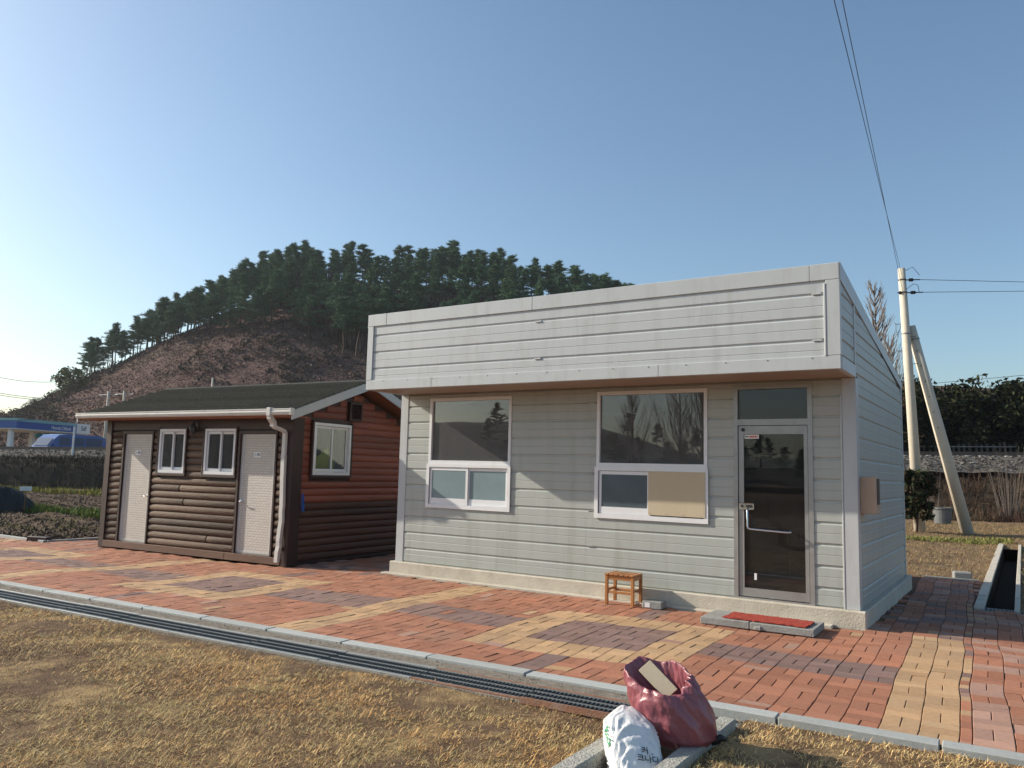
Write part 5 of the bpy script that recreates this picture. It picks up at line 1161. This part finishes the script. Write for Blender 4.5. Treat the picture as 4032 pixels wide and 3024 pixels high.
t = thing('van', 'blue van passing on the road behind the railway', 'van', (p0.x, p0.y, 1.60), math.atan2(vdir.y, vdir.x))
prof = [(.05, .35), (.0, .75), (.35, 1.05), (.95, 1.75), (1.35, 2.05), (2.2, 2.14), (VL-.7, 2.10), (VL-.12, 1.9), (VL-.02, 1.1), (VL, .35)]
b = MB(); b.ext(prof, 0, 1.75, lambda p, q, s: (p, s, q)); body = fix(b.build('body', M['van'], t))
for (x0, x1) in ((1.35, 2.35), (2.5, 3.7), (3.85, VL-.45)): MB().box(x0, x1, -.012, .0, 1.22, 1.86, .004).build('side_window', M['van_glass'], t)
b = MB(); b.add([(.40, .1, 1.12), (.40, 1.65, 1.12), (.93, 1.6, 1.74), (.93, .15, 1.74)], [(0, 1, 2, 3)]); o = b.build('windscreen', M['van_glass'], t); o.location = (-.03, 0, .03)
for x_ in (.95, VL-.95):
    wl = MB().lathe([(.20, 0), (.33, .02), (.33, .2), (.20, .22)], (0, 0, 0), 16).build('wheel', M['dark'], t, (x_, -.03, .33)); wl.rotation_euler = (R(-90), 0, 0); MB().lathe([(.02, -.01), (.18, -.008), (.18, .02)], (0, 0, 0), 12).build('rim', M['alu'], wl)
MB().box(.02, .2, .1, .4, .72, .86, .02).build('headlight', M['white'], t); MB().box(.75, 1.0, -.16, -.02, 1.15, 1.32, .02).build('mirror', M['van'], t)
p = flat(112, 100); q2 = flat(192, 102); sdir = (q2-p); t = thing('road_sign', 'green road direction sign under the station canopy', 'sign', (p.x, p.y, 2.85), math.atan2(sdir.y, sdir.x)); SLn = sdir.length
MB().box(0, SLn, 0, .06, 1.15, 2.05, .01).build('sign_board', M['green_sign'], t); MB().box(SLn*.47, SLn*.5, -.005, -.001, 1.15, 2.05).build('sign_divider', M['ink_blue'], t); MB().tube([(SLn*.85, .12, -1.4), (SLn*.85, .12, 2.3)], .05, 8).build('post', M['white'], t)
for (x_, z_, w0) in ((.12, 1.8, .5), (.12, 1.55, .7), (.12, 1.3, .6), (SLn*.55, 1.8, .6), (SLn*.55, 1.55, .5), (SLn*.55, 1.3, .7)): 
    for k in range(int(w0/.17)): MB().box(x_+k*.18, x_+k*.18+.12, -.006, -.001, z_, z_+.13).build('sign_mark', M['white'], t)
p = flat(283, 58); b = MB(); b.tube([(0, 0, -.2), (0, 0, 2.6)], .06, 8); o = tag(b.build('marker_post', M['white']), 'white marker post beside the railway in front of the blue van', 'post'); o.location = (p.x, p.y, 1.2)
for (px, topy, boty, d, lab) in ((418, 1540, 1660, 86, 'thin utility pole above the cabin gutter, left of its twin'), (482, 1538, 1640, 92, 'thin utility pole above the cabin roof edge, right of its twin'), (829, 1488, 1620, 96, 'short pale pole rising above the middle of the cabin roof')):
    a, c = on_ray(px, boty, d), on_ray(px, topy, d); t = thing('utility_pole', lab, 'utility pole', (a.x, a.y, 1.5)); H_ = c.z-1.5
    MB().tube([(0, 0, -.5), (0, 0, H_)], [.16, .10], 8).build('pole_shaft', M['pole'], t, smooth=True)
    if px < 800:
        for z_ in (H_-.35, H_-2.0, H_-2.6): MB().tube([(-1.1, -.3, z_), (1.1, .3, z_)], .05, 5).build('cross_arm', M['steel'], t)
for (pa, pb, d0, d1, lab) in (((0, 1486), (310, 1492), 80, 84, 'highest thin wire in the sky at the far left'), ((0, 1548), (418, 1560), 70, 86, 'upper wire reaching the left distant pole'), ((0, 1556), (418, 1566), 70, 86, 'second wire reaching the left distant pole'), ((0, 1642), (416, 1572), 62, 86, 'slanting wire rising to the left distant pole'), ((0, 1656), (416, 1600), 62, 86, 'lowest slanting wire rising to the left distant pole')):
    wire('distant_wire', on_ray(*pa, d0), on_ray(*pb, d1), .35, .022, lab)
# low trees at the left foot of the hill
lf = leafy_proto(251, 5.0, 2.2, 2, 900, [(.10, .09, .055), (.08, .08, .045), (.13, .10, .065)], (.10, .24)); gl = leafy_proto(255, 5.0, 2.6, 2, 1500, [(.10, .13, .03), (.14, .15, .04), (.08, .10, .03)], (.15, .35), 'bamboo_clump')
put(gl, *(lambda p: (p.x, p.y, float(hill_h(np.array([-62.2]), np.array([150.]))[0])-.5))(Vector((CX+math.sin(R(-62.2))*150, CY+math.cos(R(-62.2))*150, 0))), 1.0, 'bright green bushy tree on the left shoulder of the hill')
for k in range(20):
    az = -70+k*.42+random.uniform(-.15, .15); Rr = random.uniform(118, 150); z = float(hill_h(np.array([az]), np.array([Rr]))[0]); put(lf, CX+math.sin(R(az))*Rr, CY+math.cos(R(az))*Rr, z-.6, random.uniform(.45, .75), 'low olive brown tree at the left foot of the hill', 'low trees at the left foot of the hill')
# tarp heap
p = flat(60, 31); t = thing('tarp_heap', 'black tarpaulin covered heap at the left picture edge', 'tarp heap', (p.x, p.y, -.05), R(20))
V = []; F = []; na, nb_ = 22, 26
for i in range(na+1):
    for j in range(nb_+1):
        u_, v_ = i/na*2-1, j/nb_*2-1; h = (max(0, 1-u_**4)**.7)*(max(0, 1-abs(v_)**3)**.6)*(.78+.16*v_*-1)+(.22*(vn1(i*.5, j*.5, 3)-.5)+.14*(1-abs(2*vn1(i*.7, j*.9, 13)-1)-.5))*(1-u_*u_)*(1-v_*v_)
        V.append((u_*.55+.05*vn1(i, j, 7), v_*1.0-.4, max(0, h)*.9))
for i in range(na):
    for j in range(nb_): F.append((i*(nb_+1)+j, (i+1)*(nb_+1)+j, (i+1)*(nb_+1)+j+1, i*(nb_+1)+j+1))
b = MB(); b.add(V, F); fix(b.build('tarp', M['tarp'], t, smooth=True)); 
o = tag(MB().box(-.17, .17, -.015, .015, .0, .14, .003).build('white_card', M['white']), 'small white card standing behind the black heap', 'card'); q = flat(112, 30.5); o.location = (q.x, q.y, .62); o.rotation_euler = (0, 0, R(55))
MB().tube([(0, .02, -.62), (0, .02, .02)], .012, 6).build('stake', M['wood_stool'], o)
# ridge and trees south of the camera (mirrored in the office windows)
azs2 = np.linspace(120, 260, 90); rs2 = np.linspace(110, 190, 8); A_, R_ = np.meshgrid(azs2, rs2)
hh = np.tan(np.radians(np.interp(A_, [120, 150, 192, 198, 201, 204, 206.5, 212, 225, 240, 260], [1.2, 1.6, 1.9, 2.2, 2.4, 3.4, 4.2, 4.6, 4.2, 2.5, 1.0])))*150*np.interp(R_, [110, 150, 190], [0, 1, .7])+1.2*fbm(A_*8, R_, .1, 77)
V = np.stack([4.5+np.sin(np.radians(A_))*R_, np.cos(np.radians(A_))*R_, hh], -1).reshape(-1, 3); nx = len(azs2); I, J = np.meshgrid(np.arange(nx-1), np.arange(7)); I = I.ravel(); J = J.ravel()
tag(np_mesh('hill', V, np.stack([J*nx+I, J*nx+I+1, (J+1)*nx+I+1, (J+1)*nx+I], -1), M['hill_far'], None, None, True), kind='structure')

for (az_, d_s, H_, lab) in ((200.5, 46, 9.5, 'bare tree south of the lawn, mirrored in the right office window'), (198.6, 50, 10.5, 'second bare tree south of the lawn, mirrored in the right office window'), (204.5, 52, 8.0, 'small bare tree south of the lawn, mirrored at the left of the right office window')):
    bare_tree('bare_tree', H_, lab, (4.5+math.sin(R(az_))*d_s, math.cos(R(az_))*d_s, 0), int(az_*7), .34, 90)
for k in range(26):
    az_ = 192+k*.95+random.uniform(-.3, .3); d_s = random.uniform(112, 150); hz = float(np.interp(d_s, [110, 150], [0, 1]))*150*math.tan(R(float(np.interp(az_, [192, 198, 201, 204, 206.5, 212, 225], [1.9, 2.2, 2.4, 3.4, 4.2, 4.6, 4.2]))))
    place_o = copy_tree(PROTO[k % 5]); place_o.location = (4.5+math.sin(R(az_))*d_s, math.cos(R(az_))*d_s, hz-.5); place_o.scale = (.6,)*3; tag(place_o, 'pine on the southern ridge that the office windows mirror', 'tree', 'pines on the mirrored southern ridge')

# ------------------------------------------------------------------ thin winter haze
hz_ = MB().box(-420, 360, -420, 380, -1.6, 62).build('haze'); tag(hz_, 'thin pale winter haze over the valley', 'haze', kind='stuff')
hm = bpy.data.materials.new('haze'); hm.use_nodes = True; hn = hm.node_tree.nodes; hn.remove(hn['Principled BSDF'])
pv = hn.new('ShaderNodeVolumePrincipled'); pv.inputs['Color'].default_value = (.86, .91, 1.0, 1); pv.inputs['Density'].default_value = .0002; pv.inputs['Anisotropy'].default_value = .3
hm.node_tree.links.new(pv.outputs[0], hn['Material Output'].inputs['Volume']); hz_.data.materials.append(hm)
